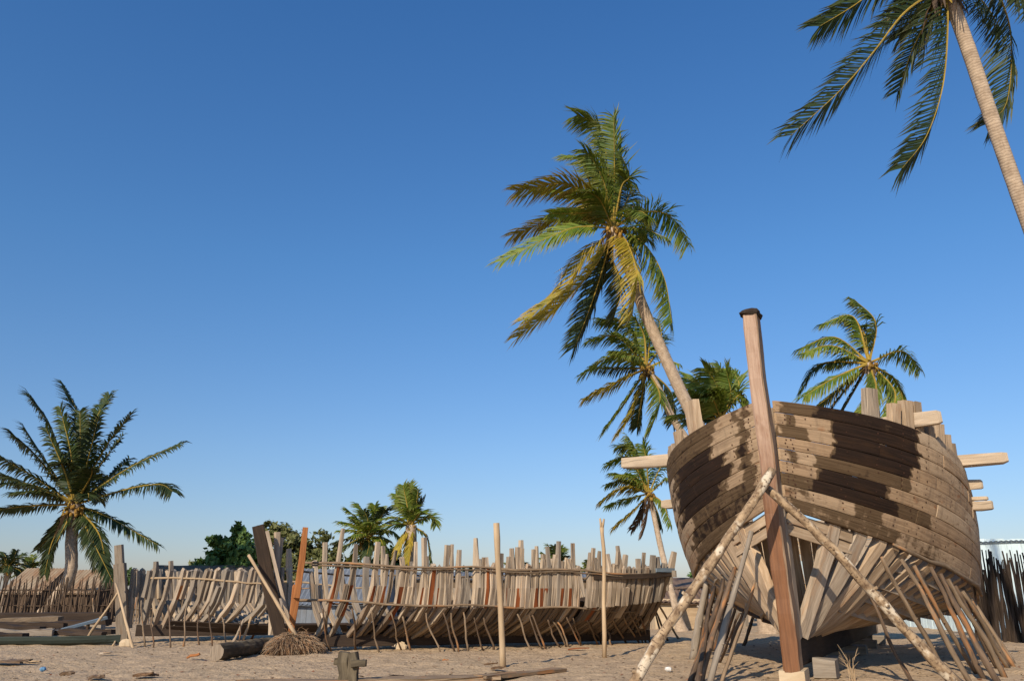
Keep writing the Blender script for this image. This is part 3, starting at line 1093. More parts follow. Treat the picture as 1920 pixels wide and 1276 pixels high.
lft = Skel((-10.35, 23.4, 0), math.radians(15), 8.0, 1.4, math.radians(60), math.radians(48), 3.2)
left_boat = thing('wooden_boat', lft.o, 'smaller boat skeleton of bare ribs at left, squared stem post beside palm', 'boat')
for i, (x, y) in enumerate([(294, 1052), (322, 1051), (344, 1071), (367, 1078), (388, 1071), (408, 1065), (427, 1076), (449, 1085), (473, 1065), (505, 1085)]):
    q, z = lft.fit(x, y, 1)
    rib_mesh(lft, q, 1, max(z, 1.9), R.uniform(.10, .135), (3,) if i in (2,) else None).build('rib', [M['grey'] if i % 3 else M['oldgrey'], M['orange']], left_boat)
for i, (x, y) in enumerate([(240, 1070), (252, 1075), (264, 1082), (285, 1088), (326, 1073), (345, 1088), (372, 1086), (392, 1090), (418, 1088), (441, 1094), (457, 1096), (483, 1092), (300, 1080), (312, 1092), (356, 1094), (404, 1098), (430, 1100), (470, 1098)]):
    q, z = lft.fit(x, y, -1)
    rib_mesh(lft, q, -1, max(z, 1.9), R.uniform(.10, .13), None).build('rib', [M['pale'] if i % 2 else M['oldgrey'], M['red']], left_boat)
mb = MB()
mb.sweep([U(231, 1204, 23.2), U(228, 1120, 23.1), U(225, 1056, 23.05)], [(.30, .25)] * 3, 'rect', up=(0.2, -1, 0), jit=.015)
mb.sweep([U(225, 1058, 23.05), U(223, 1021, 23.0)], [(.21, .22), (.20, .2)], 'rect', up=(0.2, -1, 0), jit=.015)
mb.build('stem_post', M['grey'], left_boat)
mb = MB()
mb.sweep([lft.at(q, 0, .28) for q in (.05, 2, 4, 6, 8)], (.22, .3), 'rect', up=Z, jit=.02)
mb.build('keel', M['keel'], left_boat)
mb = MB()
for k, f in enumerate((.12, .26)):
    pts = []
    for q in (.7, 2.0, 3.2, 4.6, 6, 7.4):
        sp = lft.sec(q, 1, 3.0)
        t = f * 4
        j = int(t)
        pts.append(sp[j].lerp(sp[j + 1], t - j) + lft.tr(q) * .05 - Z * .09)
    mb.sweep(pts, (.03, .19), 'rect', up=lft.tr(4) + Z * .6, jit=.01)
mb.build('garboard_planking', M['dark'], left_boat)
ribband(lft, 1, (1.66, 1.36), .027, left_boat, .1, .0, 5.6, mat='pole')
ribband(lft, -1, (1.5, 1.35), .022, left_boat, .1, .2, 6)
for i, (a, b, c, d) in enumerate([(265, 1125, 272, 1210), (283, 1158, 288, 1210), (315, 1133, 320, 1210), (351, 1130, 344, 1209), (372, 1130, 374, 1208), (393, 1135, 398, 1209), (416, 1155, 426, 1206), (452, 1162, 449, 1203)]):
    ft = G(c, d)
    prop('prop_pole', U(a, b, ft.y + .35), ft - Z * .03, .022, 'thin stick prop under the left boat skeleton, %s from its squared stem post' % ORD[i], 'prop', 'stickdark' if i % 3 else 'stick', 'props under the left boat skeleton', .03, 400 + i, n=7, sides=6)
for (a, b, c, d, lb, r) in [(217, 1093, 250, 1213, 'straight pole leaning right across the squared stem post of the left skeleton', .038), (222, 1108, 157, 1204, 'pale pole slanting left from the squared stem post towards the fence', .036), (222, 1190, 212, 1207, 'short stake at the foot of the squared stem post', .03)]:
    ft = G(c, d)
    prop('shore_pole', U(a, b, 22.7), ft - Z * .03, r, lb, 'pole', 'pole', None, .02, 420 + c)

# two free-standing tall poles in front of the middle skeleton
mb = MB()
b0 = G(943, 1250)
pts = [b0 - Z * .05] + [U(x, y, b0.y) for x, y in ((942, 1215), (940, 1165), (937, 1100), (933, 1040), (932, 1010), (930.5, 980))]
mb.sweep(pts, [.062, .058, .056, .055, .054, .062, .06], 'round', 10, jit=.04)
tag(mb.build('standing_pole', M['pole'], None, True, origin=b0), 'tall smooth tan pole planted upright in front of the middle skeleton', 'pole')
mb = MB()
b0 = G(1133, 1227)
pts = [b0 - Z * .05] + [U(x, y, b0.y) for x, y in ((1133.5, 1190), (1132, 1130), (1133, 1070), (1132, 1030), (1129, 1000), (1128.5, 988))]
mb.sweep(pts, [.052, .05, .046, .044, .043, .042, .05], 'round', 9, jit=.06)
mb.sweep([U(1128, 992, b0.y), U(1125, 971, b0.y)], [.035, .022], 'round', 7)
mb.sweep([U(1129, 992, b0.y), U(1132.5, 972, b0.y)], [.035, .022], 'round', 7)
tag(mb.build('standing_pole', M['pole'], None, True, origin=b0), 'slender pale pole with forked top planted near the stern of the middle skeleton', 'pole')

# ------------------------------------------------------------------ palms
WIND = V((-1, .15, 0))


def frond(mb, ctrl, L, n, width, wind=.55, droop=.35, rr=None, rach=.03, leafm=1, roll=0.0):
    """ctrl: points along the stalk. leaflets on both sides, blown by the wind."""
    rr = rr or R
    # Catmull-Rom through the control points
    P = [ctrl[0] * 2 - ctrl[1]] + list(ctrl) + [ctrl[-1] * 2 - ctrl[-2]]
    pts = []
    seg = len(ctrl) - 1
    for i in range(seg):
        for j in range(7):
            t = j / 7
            p0, p1, p2, p3 = P[i:i + 4]
            pts.append(.5 * ((2 * p1) + (p2 - p0) * t + (2 * p0 - 5 * p1 + 4 * p2 - p3) * t * t + (3 * p1 - p0 - 3 * p2 + p3) * t ** 3))
    pts.append(ctrl[-1].copy())
    m = len(pts) - 1
    mb.sweep(pts, [rach * lerp(1, .12, (i / m) ** .8) for i in range(m + 1)], 'round', 5, m=0)
    for side in (1, -1):
        for k in range(n):
            t = lerp(.13, 1.0, (k + rr.random() * .6) / n)
            f = t * m
            i = min(int(f), m - 1)
            p = pts[i].lerp(pts[i + 1], f - i)
            tg = (pts[min(i + 2, m)] - pts[max(i - 1, 0)]).normalized()
            sv = tg.cross(Z)
            if sv.length < .05:
                sv = V((1, 0, 0))
            sv.normalize()
            sv = sv * math.cos(roll) + tg.cross(sv) * math.sin(roll)
            nrm = sv.cross(tg).normalized()
            ln = L * (.35 + .65 * math.sin(math.pi * clamp(t * .74 + .1))) * rr.uniform(.8, 1.1)
            if rr.random() < .05:
                ln *= .5
            wk = wind * (1 - .7 * max(0, tg.dot(WIND.normalized())))
            d = sv * side * lerp(.8, .6, t) + tg * lerp(.45, .75, t) + WIND * wk * rr.uniform(.7, 1.25) - Z * droop * rr.uniform(.4, .9) + nrm * .12
            d += V((rr.uniform(-1, 1), rr.uniform(-1, 1), rr.uniform(-1, 1))) * .09
            d.normalize()
            d2 = (d + WIND * wk * .4 - Z * (droop * .9 + .15) + V((rr.uniform(-1, 1), rr.uniform(-1, 1), rr.uniform(-1, 1))) * .12).normalized()
            wv = (tg - d * tg.dot(d))
            if wv.length < .1:
                wv = nrm
            wv = (wv.normalized() + nrm * rr.uniform(-.7, .7)).normalized() * width * rr.uniform(.75, 1.15)
            a = p + d * ln * .52
            b = a + d2 * ln * .5
            st = len(mb.v)
            mb.v.extend([p - wv * .4, p + wv * .4, a + wv * .55, a - wv * .55, b])
            u = float(int(rr.random() * 999))
            mb.face([st, st + 1, st + 2, st + 3], [(u + .2, 0), (u + .8, 0), (u + .8, .5), (u + .2, .5)], leafm)
            mb.face([st + 3, st + 2, st + 4], [(u + .2, .5), (u + .8, .5), (u + .5, 1)], leafm)


def trunk_mb(pts, r, flare=1.6):
    mb = MB()
    P = [pts[0] * 2 - pts[1]] + list(pts) + [pts[-1] * 2 - pts[-2]]
    out = []
    for i in range(len(pts) - 1):
        for j in range(10):
            t = j / 10
            p0, p1, p2, p3 = P[i:i + 4]
            out.append(.5 * ((2 * p1) + (p2 - p0) * t + (2 * p0 - 5 * p1 + 4 * p2 - p3) * t * t + (3 * p1 - p0 - 3 * p2 + p3) * t ** 3))
    out.append(pts[-1])
    # resample to short rings
    dense = []
    for a, b in zip(out, out[1:]):
        k = max(1, int((b - a).length / .12))
        for j in range(k):
            dense.append(a.lerp(b, j / k))
    dense.append(out[-1])
    N = len(dense)
    rad = []
    for i in range(N):
        t = i / (N - 1)
        q = r[0] + (r[1] - r[0]) * t
        q *= 1 + (flare - 1) * math.exp(-t * 14)
        q *= 1 + .012 * math.sin(i * 2.1) + R.uniform(-.015, .015)
        rad.append(q)
    mb.sweep(dense, rad, 'round', 12, jit=.02)
    return mb


def palm(label, base, mids, crown, tr, fronds, L, n, width, nuts=8, fill=6, rach=.035, seed=1, flen=3.0, droop=.35, wind=.55, nutcol='nut', group=None, Yc=None, skirt=5, flare=1.6, fillup=True, roll=None):
    """fronds: (list of photo points, depth change at the tip in metres, material)"""
    rr = random.Random(seed)
    t = thing('coconut_palm', base, label, 'palm tree', group)
    trunk_mb([base - Z * .1] + mids + [crown], tr, flare).build('trunk', M['trunk'], t, True)
    Yc = crown.y
    for fi, (pp, dy, mt) in enumerate(fronds):
        mb = MB()
        rl = rr.uniform(.15, .95) * (1 if fi % 2 else -1) if roll is None else roll
        k = len(pp)
        ctrl = [crown + V((0, dy * .05, 0))] + [U(x, y, Yc + dy * ((i + 1) / k)) for i, (x, y) in enumerate(pp)]
        ctrl[0] = crown.lerp(ctrl[1], .06)
        ln = sum((b - a).length for a, b in zip(ctrl, ctrl[1:]))
        frond(mb, ctrl, L * clamp(ln / flen, .6, 1.15), max(16, int(n * clamp(ln / flen, .5, 1.2))), width, wind, droop, rr, rach, roll=rl)
        mb.build('frond', [M['rachis'] if mt != 'dead' else M['fibre'], M[mt]], t)
    for i in range(fill):
        mb = MB()
        az = rr.uniform(0, 6.283)
        el = rr.uniform(.1, 1.25) if fillup else rr.uniform(-.5, .6)
        d = V((math.cos(az) * math.cos(el), math.sin(az) * math.cos(el), math.sin(el)))
        ln = flen * rr.uniform(.6, .95)
        p1 = crown + d * ln * .5 + WIND * .05 * ln
        p2 = crown + d * ln * .85 + WIND * .18 * ln - Z * ln * rr.uniform(.1, .3)
        frond(mb, [crown + d * .05, p1, p2], L * .9, int(n * .8), width, wind, droop, rr, rach)
        mb.build('frond', [M['rachis'], M['leafdark' if seed in (33, 44) else 'leaf']], t)
    # fibrous heart with stalk stubs, dead strips and nuts
    mb = MB()
    sc = flen / 3.6
    for i in range(26):
        az = rr.uniform(0, 6.283)
        d = V((math.cos(az), math.sin(az), rr.uniform(-1.2, .8))).normalized()
        p0 = crown + V((rr.uniform(-.05, .05), rr.uniform(-.05, .05), rr.uniform(-.45, .1))) * sc
        p1 = p0 + d * .32 * sc
        p2 = p1 + (d * .5 - Z * rr.uniform(.3, 1)) * .3 * sc
        mb.sweep([p0, p1, p2], [.05 * sc, .035 * sc, .008 * sc], 'round', 5, m=0 if i % 3 else 1)
    for i in range(skirt * 4):
        az = rr.uniform(0, 6.283)
        p0 = crown + V((math.cos(az) * .12, math.sin(az) * .12, -.15)) * sc
        p1 = p0 + V((math.cos(az) * .2 - .1, math.sin(az) * .2, -.35)) * sc * rr.uniform(.7, 1.3)
        p2 = p1 + V((rr.uniform(-.2, .05), rr.uniform(-.1, .1), -.5)) * sc * rr.uniform(.6, 1.5)
        w = V((rr.uniform(-1, 1), rr.uniform(-1, 1), 0)).normalized() * .035 * sc
        mb.quad([p0 - w, p0 + w, p1 + w, p1 - w], 2)
        mb.quad([p1 - w, p1 + w, p2 + w * .3, p2 - w * .3], 2)
    mb.build('crown_heart', [M['fibre'], M['rachis'], M['dead']], t)
    if nuts:
        mb = MB()
        for i in range(nuts):
            az = rr.uniform(-2.9, .3)
            r = .34 * sc * rr.uniform(.7, 1.15)
            c = crown + V((math.cos(az) * r, math.sin(az) * r, rr.uniform(-.42, .05) * sc))
            q = rr.uniform(.10, .13) * min(sc, .85)
            mb.blob(c, (q * .85, q * .85, q * 1.1), 0, 8, 6)
        mb.build('coconut_cluster', M[nutcol], t, True)
    return t


# tall leaning palm behind the big hull
cr = U(1150, 428, 27)
palm('tall palm leaning left over the big hull, widest crown in the middle of the sky', V((8.6, 28.4, 0)),
     [U(1390, 950, 28), U(1297, 775, 27.6), U(1238, 650, 27.3), U(1205, 575, 27.1), U(1180, 505, 27)], cr, (.26, .19),
     [([(1152, 330), (1151, 218)], -.4, 'leaf'), ([(1140, 320), (1125, 240), (1082, 216)], .3, 'leaf'), ([(1165, 345), (1148, 232)], .7, 'leaf'), ([(1183, 355), (1170, 318)], 1.2, 'leafdark'),
      ([(1128, 340), (1100, 300), (1062, 292)], .8, 'leaf'), ([(1115, 380), (1060, 345), (968, 358)], -1.0, 'leafold'), ([(1110, 378), (1050, 358), (1000, 350)], 1.2, 'leaf'), ([(1090, 408), (1030, 415), (962, 440)], .9, 'leafold'),
      ([(1090, 425), (1040, 440), (940, 489)], -.7, 'leaf'), ([(1115, 500), (1060, 560), (972, 630)], -1.3, 'leafold'), ([(1098, 480), (1062, 540), (985, 598)], .2, 'leafold'), ([(1128, 510), (1105, 580), (1078, 650)], .9, 'leafdark'),
      ([(1138, 500), (1120, 560), (1092, 630)], 1.6, 'leafdark'), ([(1176, 455), (1194, 515), (1186, 590)], -.9, 'leafold'), ([(1205, 455), (1245, 520), (1260, 605)], -.5, 'leaf'), ([(1200, 428), (1252, 446)], -.8, 'leaf'),
      ([(1205, 398), (1256, 405), (1292, 458)], .5, 'leaf'), ([(1185, 388), (1210, 395), (1222, 425)], 1.1, 'leafdark'), ([(1150, 490), (1165, 540), (1150, 600)], 1.3, 'leafdark'), ([(1120, 400), (1080, 400), (1030, 400)], -.3, 'leaf'),
      ([(1165, 350), (1180, 330), (1165, 290)], -.6, 'leaf'), ([(1135, 350), (1118, 310), (1095, 280)], -.5, 'leaf')],
     1.02, 84, .050, 9, 4, .045, 21, 3.6, .35, .55)
# palm at the top right, nearest
cr = U(1772, -28, 11)
palm('nearest palm with curved ringed trunk at the top right', V((9.9, 12.2, 0)),
     [U(2010, 640, 11.8), U(1931, 425, 11.5), U(1862, 230, 11.25), U(1815, 90, 11.1)], cr, (.118, .108),
     [([(1690, -50), (1602, 10), (1536, 50)], -.2, 'leafdark'), ([(1698, 22), (1640, 95), (1577, 168), (1482, 255)], -.9, 'leafdark'), ([(1745, 25), (1710, 95), (1684, 172)], .5, 'leafdark'), ([(1777, 45), (1768, 160), (1737, 255), (1692, 315)], -.2, 'leafdark'),
      ([(1850, -40), (1888, 30), (1897, 105), (1888, 190), (1862, 228)], .6, 'leafdark'), ([(1850, -50), (1905, -15), (1960, 50)], -.4, 'leafdark'), ([(1735, -20), (1690, 10), (1655, 50)], .7, 'leafdark'), ([(1740, -80), (1650, -110), (1560, -90)], .3, 'leaf'),
      ([(1770, -120), (1740, -220), (1660, -280)], -.5, 'leaf'), ([(1790, -120), (1800, -230), (1770, -330)], .4, 'leaf'), ([(1830, -100), (1890, -160), (1980, -150)], .5, 'leaf'), ([(1750, -100), (1700, -180), (1600, -200)], 1.0, 'leaf'),
      ([(1760, 10), (1740, 60), (1730, 120)], 1.0, 'leafdark'), ([(1800, -10), (1840, 0), (1880, 60)], 1.2, 'leafdark')],
     .62, 80, .026, 6, 8, .024, 33, 2.4, .4, .75, roll=1.05)
# big palm at the left
cr = U(140, 945, 41)
b0 = V((-22.9, 41, 0))
palm('broad dark palm with orange nuts rising behind the stick fence at left', b0, [U(128, 1085, 41), U(134, 1010, 41)], cr, (.30, .27),
     [([(96, 802), (55, 739)], .5, 'leafdark'), ([(147, 790), (121, 723)], 1.2, 'leafdark'), ([(133, 850), (112, 763)], -1, 'leafdark'), ([(172, 805), (205, 741)], .6, 'leafdark'), ([(196, 840), (247, 774)], -.8, 'leafdark'),
      ([(243, 876), (337, 831)], .2, 'leafdark'), ([(200, 900), (243, 859)], 1.5, 'leafdark'), ([(245, 915), (300, 908), (323, 920)], -1.2, 'leafdark'), ([(205, 970), (296, 1021)], .4, 'leafdark'), ([(67, 853), (23, 813)], .6, 'leafdark'),
      ([(55, 888), (-25, 843)], -1, 'leafdark'), ([(60, 912), (-30, 880)], .8, 'leafdark'), ([(50, 948), (-20, 958)], -.3, 'leafdark'), ([(118, 994), (82, 1060)], -1.2, 'leafdark'), ([(172, 1010), (212, 1090)], -1, 'leafdark'),
      ([(105, 990), (70, 1030)], .9, 'leafdark'), ([(160, 880), (185, 780)], -1.3, 'leafdark'), ([(120, 880), (85, 800)], -1.4, 'leafdark'), ([(185, 1000), (200, 1068)], -.6, 'leafdark'), ([(100, 1010), (84, 1075)], .5, 'leafdark'), ([(150, 850), (150, 770)], -.6, 'leafdark'), ([(190, 870), (230, 815)], .5, 'leafdark'), ([(90, 870), (45, 800)], .6, 'leafdark'), ([(170, 1000), (175, 1065)], .8, 'leafdark')],
     1.02, 72, .08, 18, 8, .07, 44, 5.0, .4, .12, 'nut', skirt=7, flare=1.1, roll=.45)
# palms behind the tall one
cr = U(1212, 690, 45)
palm('mid-distance palm with yellow nuts, its crown just left of the tall leaning trunk', V((13.2, 46, 0)), [U(1330, 900, 45.6), U(1262, 785, 45.2), U(1238, 735, 45)], cr, (.27, .2),
     [([(1180, 610), (1122, 598)], .5, 'leaf'), ([(1160, 632), (1106, 636)], -.8, 'leaf'), ([(1150, 668), (1091, 702)], -.5, 'leaf'), ([(1145, 722), (1098, 746)], -1, 'leafold'), ([(1172, 755), (1134, 806)], -1.2, 'leaf'), ([(1188, 768), (1160, 812)], -1.5, 'leafold'),
      ([(1238, 745), (1218, 812)], -1.2, 'leaf'), ([(1258, 735), (1262, 792)], .8, 'leafdark'), ([(1240, 645), (1236, 600)], 1, 'leafdark'), ([(1248, 676), (1275, 682)], -.4, 'leaf'), ([(1205, 620), (1170, 578)], -.5, 'leaf'), ([(1218, 630), (1205, 580)], .6, 'leaf'),
      ([(1160, 690), (1110, 688)], 1.2, 'leafdark'), ([(1200, 765), (1195, 800)], .9, 'leafdark')], 1.1, 68, .068, 18, 3, .085, 55, 3.8, .6, .5, roll=.4)
cr = U(1352, 785, 38)
palm('palm whose wind-blown crown shows above the left bow, beside the stem', V((10.6, 38.5, 0)), [U(1380, 950, 38.2)], cr, (.25, .2),
     [([(1335, 735), (1284, 706)], .5, 'leaf'), ([(1345, 725), (1322, 690)], -.6, 'leaf'), ([(1362, 735), (1350, 686)], .2, 'leaf'), ([(1385, 730), (1378, 697)], 1, 'leaf'), ([(1385, 740), (1402, 750)], -.5, 'leaf'), ([(1315, 755), (1272, 732)], -.8, 'leaf'), ([(1315, 785), (1282, 792)], .4, 'leafdark'),
      ([(1370, 740), (1362, 695)], -.8, 'leaf'), ([(1325, 745), (1300, 720)], 1.2, 'leaf')], 1.25, 62, .075, 0, 8, .06, 56, 2.8, .35, .5)
cr = U(1217, 925, 30)
b0 = G(1279, 1182)
palm('slim palm with swollen foot and hanging dead leaves left of the big hull', b0, [U(1262, 1120, b0.y), U(1240, 1030, 30), U(1226, 965, 30)], cr, (.125, .085),
     [([(1200, 860), (1178, 818)], .2, 'leaf'), ([(1180, 858), (1140, 868)], -.4, 'leaf'), ([(1175, 900), (1138, 908)], .4, 'leaf'), ([(1170, 912), (1125, 942)], -.5, 'leafold'), ([(1175, 935), (1138, 948)], .2, 'leaf'), ([(1190, 955), (1152, 988)], -.5, 'leafold'), ([(1202, 965), (1185, 992)], .4, 'dead'),
      ([(1242, 942), (1258, 985)], -.3, 'leaf'), ([(1235, 965), (1240, 990)], .3, 'leafdark'), ([(1236, 880), (1250, 862)], .5, 'leafdark'), ([(1212, 865), (1205, 832)], -.3, 'leaf'), ([(1190, 845), (1160, 835)], .5, 'leaf'), ([(1212, 975), (1205, 1002)], -.2, 'dead')], .66, 58, .042, 8, 4, .04, 57, 2.1, .55, .45, roll=.4, skirt=8, flare=2.3)
cr = U(1630, 680, 42)
palm('palm with drooping yellow-stalked leaves behind the sheer, right of the stem', V((20.5, 42.5, 0)), [U(1655, 850, 42.2)], cr, (.26, .2),
     [([(1642, 605), (1602, 561)], .4, 'leaf'), ([(1600, 594), (1543, 606)], .5, 'leaf'), ([(1565, 632), (1502, 652)], .5, 'leaf'), ([(1560, 648), (1505, 662)], -.8, 'leaf'), ([(1540, 682), (1507, 727)], .8, 'leafdark'), ([(1565, 708), (1508, 742)], -1.2, 'leaf'), ([(1570, 732), (1526, 768)], .3, 'leafold'),
      ([(1600, 735), (1572, 785)], 1.3, 'leafdark'), ([(1642, 735), (1604, 782)], -1.3, 'leaf'), ([(1678, 735), (1664, 788)], -1.0, 'leaf'), ([(1682, 715), (1695, 765)], .4, 'leaf'), ([(1690, 658), (1727, 692)], .2, 'leaf'), ([(1618, 620), (1585, 598)], 1.3, 'leafdark'), ([(1590, 725), (1548, 780)], 1.5, 'leafdark')],
     1.15, 68, .068, 14, 1, .085, 58, 3.7, .6, .5, roll=-.35)


def far_palm(label, px, py, Y, span, seed, base_px=None, up=.8, mat=('leaf', 'leaf', 'leafdark'), group=None, n=20, extra=()):
    rr = random.Random(seed)
    c = U(px, py, Y)
    fl = span / F * Y
    b = V((c.x + (0 if base_px is None else (base_px - px) / F * Y), Y, 0))
    t = thing('coconut_palm', b, label, 'palm tree', group)
    trunk_mb([b - Z * .1, b.lerp(c, .5) + V((.1, 0, 0)), c], (.24, .18), 1.3).build('trunk', M['trunk'], t, True)
    mb = MB()
    for i in range(n):
        az = i * 2.399 + rr.uniform(-.3, .3)
        el = lerp(1.35, -.6, (i + .5) / n) if up > .7 else lerp(1.1, -.7, (i + .5) / n)
        d = V((math.cos(az) * math.cos(el), math.sin(az) * math.cos(el), math.sin(el)))
        ln = fl * rr.uniform(.8, 1.1)
        p1 = c + d * ln * .55
        p2 = c + d * ln * .95 + WIND * ln * .1 - Z * ln * rr.uniform(.08, .3) * math.cos(el)
        frond(mb, [c + d * .05, p1, p2], ln * .36, 32, .10, .25, .4, rr, .06, leafm=1 + (i % 3 == 2))
    mb.build('crown', [M['rachis'], M[mat[0]], M[mat[2]]], t)
    mb = MB()
    for i in range(14):
        az = rr.uniform(-3, .2)
        cc = c + V((math.cos(az) * .4, math.sin(az) * .4, rr.uniform(-.8, .05)))
        mb.blob(cc, (.15, .15, .2), 0, 6, 5)
    mb.build('coconut_cluster', M['nut'], t, True)


far_palm('bushy pale green palm behind the ribs, left of its nut-bearing neighbour', 690, 1005, 55, 68, 61, n=24)
cr = U(771, 984, 54)
palm('palm with upright tufted crown and orange nuts rising behind the middle skeleton', V((cr.x - .1, 54.2, 0)), [U(770, 1040, 54)], cr, (.42, .36),
     [([(755, 945), (742, 925)], .4, 'leaf'), ([(762, 940), (756, 910)], -.4, 'leaf'), ([(772, 940), (768, 908)], .5, 'leaf'), ([(780, 945), (784, 918)], -.4, 'leaf'), ([(786, 950), (796, 935)], .6, 'leafdark'), ([(795, 972), (812, 968), (818, 985)], -.5, 'leaf'),
      ([(745, 982), (700, 990)], .2, 'leaf'), ([(800, 1005), (808, 1052)], .3, 'leafdark'), ([(755, 1010), (742, 1040)], -.6, 'leafold'), ([(768, 1015), (764, 1055)], -.9, 'leafold'), ([(750, 955), (740, 945)], 1, 'leafdark'), ([(778, 935), (776, 912)], 1, 'leafdark')], 1.1, 44, .09, 14, 3, .08, 62, 3.2, .3, .12, 'nut', skirt=10)
far_palm('far palm tuft showing above the ribs near the forked pole', 1045, 1062, 70, 46, 63, up=.8, n=18)
far_palm('low far palm peeking between ribs left of the tallest rib', 968, 1072, 75, 34, 64, n=16)
far_palm('low far palm just left of the forked pole, behind the ribs', 1106, 1078, 72, 34, 65, n=16)
far_palm('dark small palm at the left edge behind rusty roof', 14, 1062, 85, 40, 66, up=.5, mat=('leafdark', 'leaf', 'leafdark'), n=18)
far_palm('pale small palm rising just right of the dark one at the left edge', 54, 1072, 95, 34, 67, n=16)


# ------------------------------------------------------------------ broad-leaved trees
def broad(label, base, blobs, mat, seed, leafsize=.22, trunk=.22, dens=1.0):
    """blobs: (centre, radius) lumps of foliage carried by limbs"""
    rr = random.Random(seed)
    t = thing('broadleaf_tree', base, label, 'tree')
    mb = MB()
    top = base + Z * (blobs[0][0].z * .5)
    mb.sweep([base - Z * .1, base.lerp(top, .5) + V((.1, 0, 0)), top], [trunk, trunk * .8, trunk * .6], 'round', 8, jit=.06)
    for c, r in blobs:
        m = top.lerp(c, .55) + V((rr.uniform(-.2, .2), rr.uniform(-.2, .2), rr.uniform(-.1, .3)))
        mb.sweep([top - Z * rr.uniform(0, .8), m, c], [trunk * .45, trunk * .28, .02], 'round', 6, jit=.05)
    mb.build('trunk', M['thatch'], t, True)
    mb = MB()
    for c, r in blobs:
        nclump = max(8, int(r * r * 34 * dens))
        for _ in range(nclump):
            d = V((rr.gauss(0, 1), rr.gauss(0, 1), rr.gauss(0, 1))).normalized()
            cc = c + V((d.x * r, d.y * r, d.z * r * .85)) * rr.random() ** .4
            rad = rr.uniform(.18, .42) * (1 if r > .6 else .7)
            for _ in range(34):
                e = V((rr.gauss(0, 1), rr.gauss(0, 1), rr.gauss(0, .8)))
                p = cc + e * rad * .55
                nd = (d + V((rr.uniform(-1, 1), rr.uniform(-1, 1), rr.uniform(-.3, 1)))).normalized()
                a = nd.cross(V((rr.uniform(-1, 1), rr.uniform(-1, 1), rr.uniform(-1, 1)))).normalized()
                b = nd.cross(a)
                l = leafsize * rr.uniform(.7, 1.4)
                u = float(int(rr.random() * 999))
                mb.quad([p - a * l * .5, p + b * l * .27, p + a * l * .5, p - b * l * .27], 0, [(u + .1, 0), (u + .9, .5), (u + .5, 1), (u + .1, .5)])
    mb.build('crown', M[mat], t)


def bl(px, py, Y, rpx):
    return (U(px, py, Y), rpx / F * Y)


broad('dense deep-green leafy tree behind the left skeleton', V((U(432, 1100, 50).x, 50, 0)),
      [bl(435, 1040, 50, 34), bl(420, 1015, 50, 18), bl(455, 1005, 50.5, 17), bl(405, 1012, 50, 10), bl(400, 1055, 49.5, 26), bl(380, 1065, 50, 18), bl(465, 1040, 49.5, 28), bl(440, 1075, 49.3, 32), bl(410, 1082, 49.6, 26), bl(474, 1075, 49.5, 24), bl(447, 990, 50.4, 8), bl(368, 1060, 50, 10), bl(490, 1050, 50, 18)], 'tree', 71, .34)
broad('low grey-green shrub at the foot of the deep-green tree', V((U(368, 1100, 52).x, 53, 0)), [bl(368, 1062, 53, 13), bl(358, 1072, 53, 9), bl(380, 1078, 53, 10)], 'olive', 72, .25, .08)
broad('dry olive tree with sparse crown behind the dark stem', V((U(560, 1100, 58).x, 58, 0)),
      [bl(505, 990, 58, 14), bl(525, 1000, 58, 20), bl(553, 1012, 58, 24), bl(500, 1025, 58.5, 22), bl(540, 1040, 57.5, 28), bl(575, 1030, 58, 20), bl(604, 1005, 58, 13), bl(598, 1035, 58, 20), bl(620, 1050, 58, 20), bl(578, 1062, 57.5, 24), bl(535, 1065, 57.5, 22), bl(636, 1030, 58.5, 12), bl(492, 1000, 58, 10), bl(488, 1050, 57, 26), bl(512, 1075, 57, 26), bl(560, 1085, 57, 26), bl(610, 1080, 57, 22)], 'olive', 73, .30, .2, .8)
broad('dark green bush between the two nut palms behind the ribs', V((U(745, 1100, 60).x, 60, 0)), [bl(728, 1040, 60, 18), bl(708, 1058, 60, 18), bl(745, 1062, 60, 20), bl(660, 1060, 60, 18)], 'tree', 74, .32, .12)
broad('small round bush poking over the left skeleton beside its stem', V((U(250, 1100, 62).x, 62, 0)), [bl(249, 1076, 62, 8), bl(254, 1082, 62, 8), bl(246, 1090, 62, 8)], 'tree', 75, .3, .1)
broad('thin bare scrub bush behind ribs beside the smooth tall pole', V((U(875, 1100, 62).x, 62, 0)), [bl(876, 1070, 62, 8), bl(868, 1078, 62, 8), bl(886, 1078, 62, 8)], 'olive', 76, .2, .08, .5)
broad('low green bush beyond the hut left of the big hull', V((U(1312, 1100, 62).x, 62, 0)), [bl(1300, 1082, 62, 10), bl(1318, 1078, 62, 10), bl(1340, 1085, 62, 11)], 'tree', 77, .3, .1)


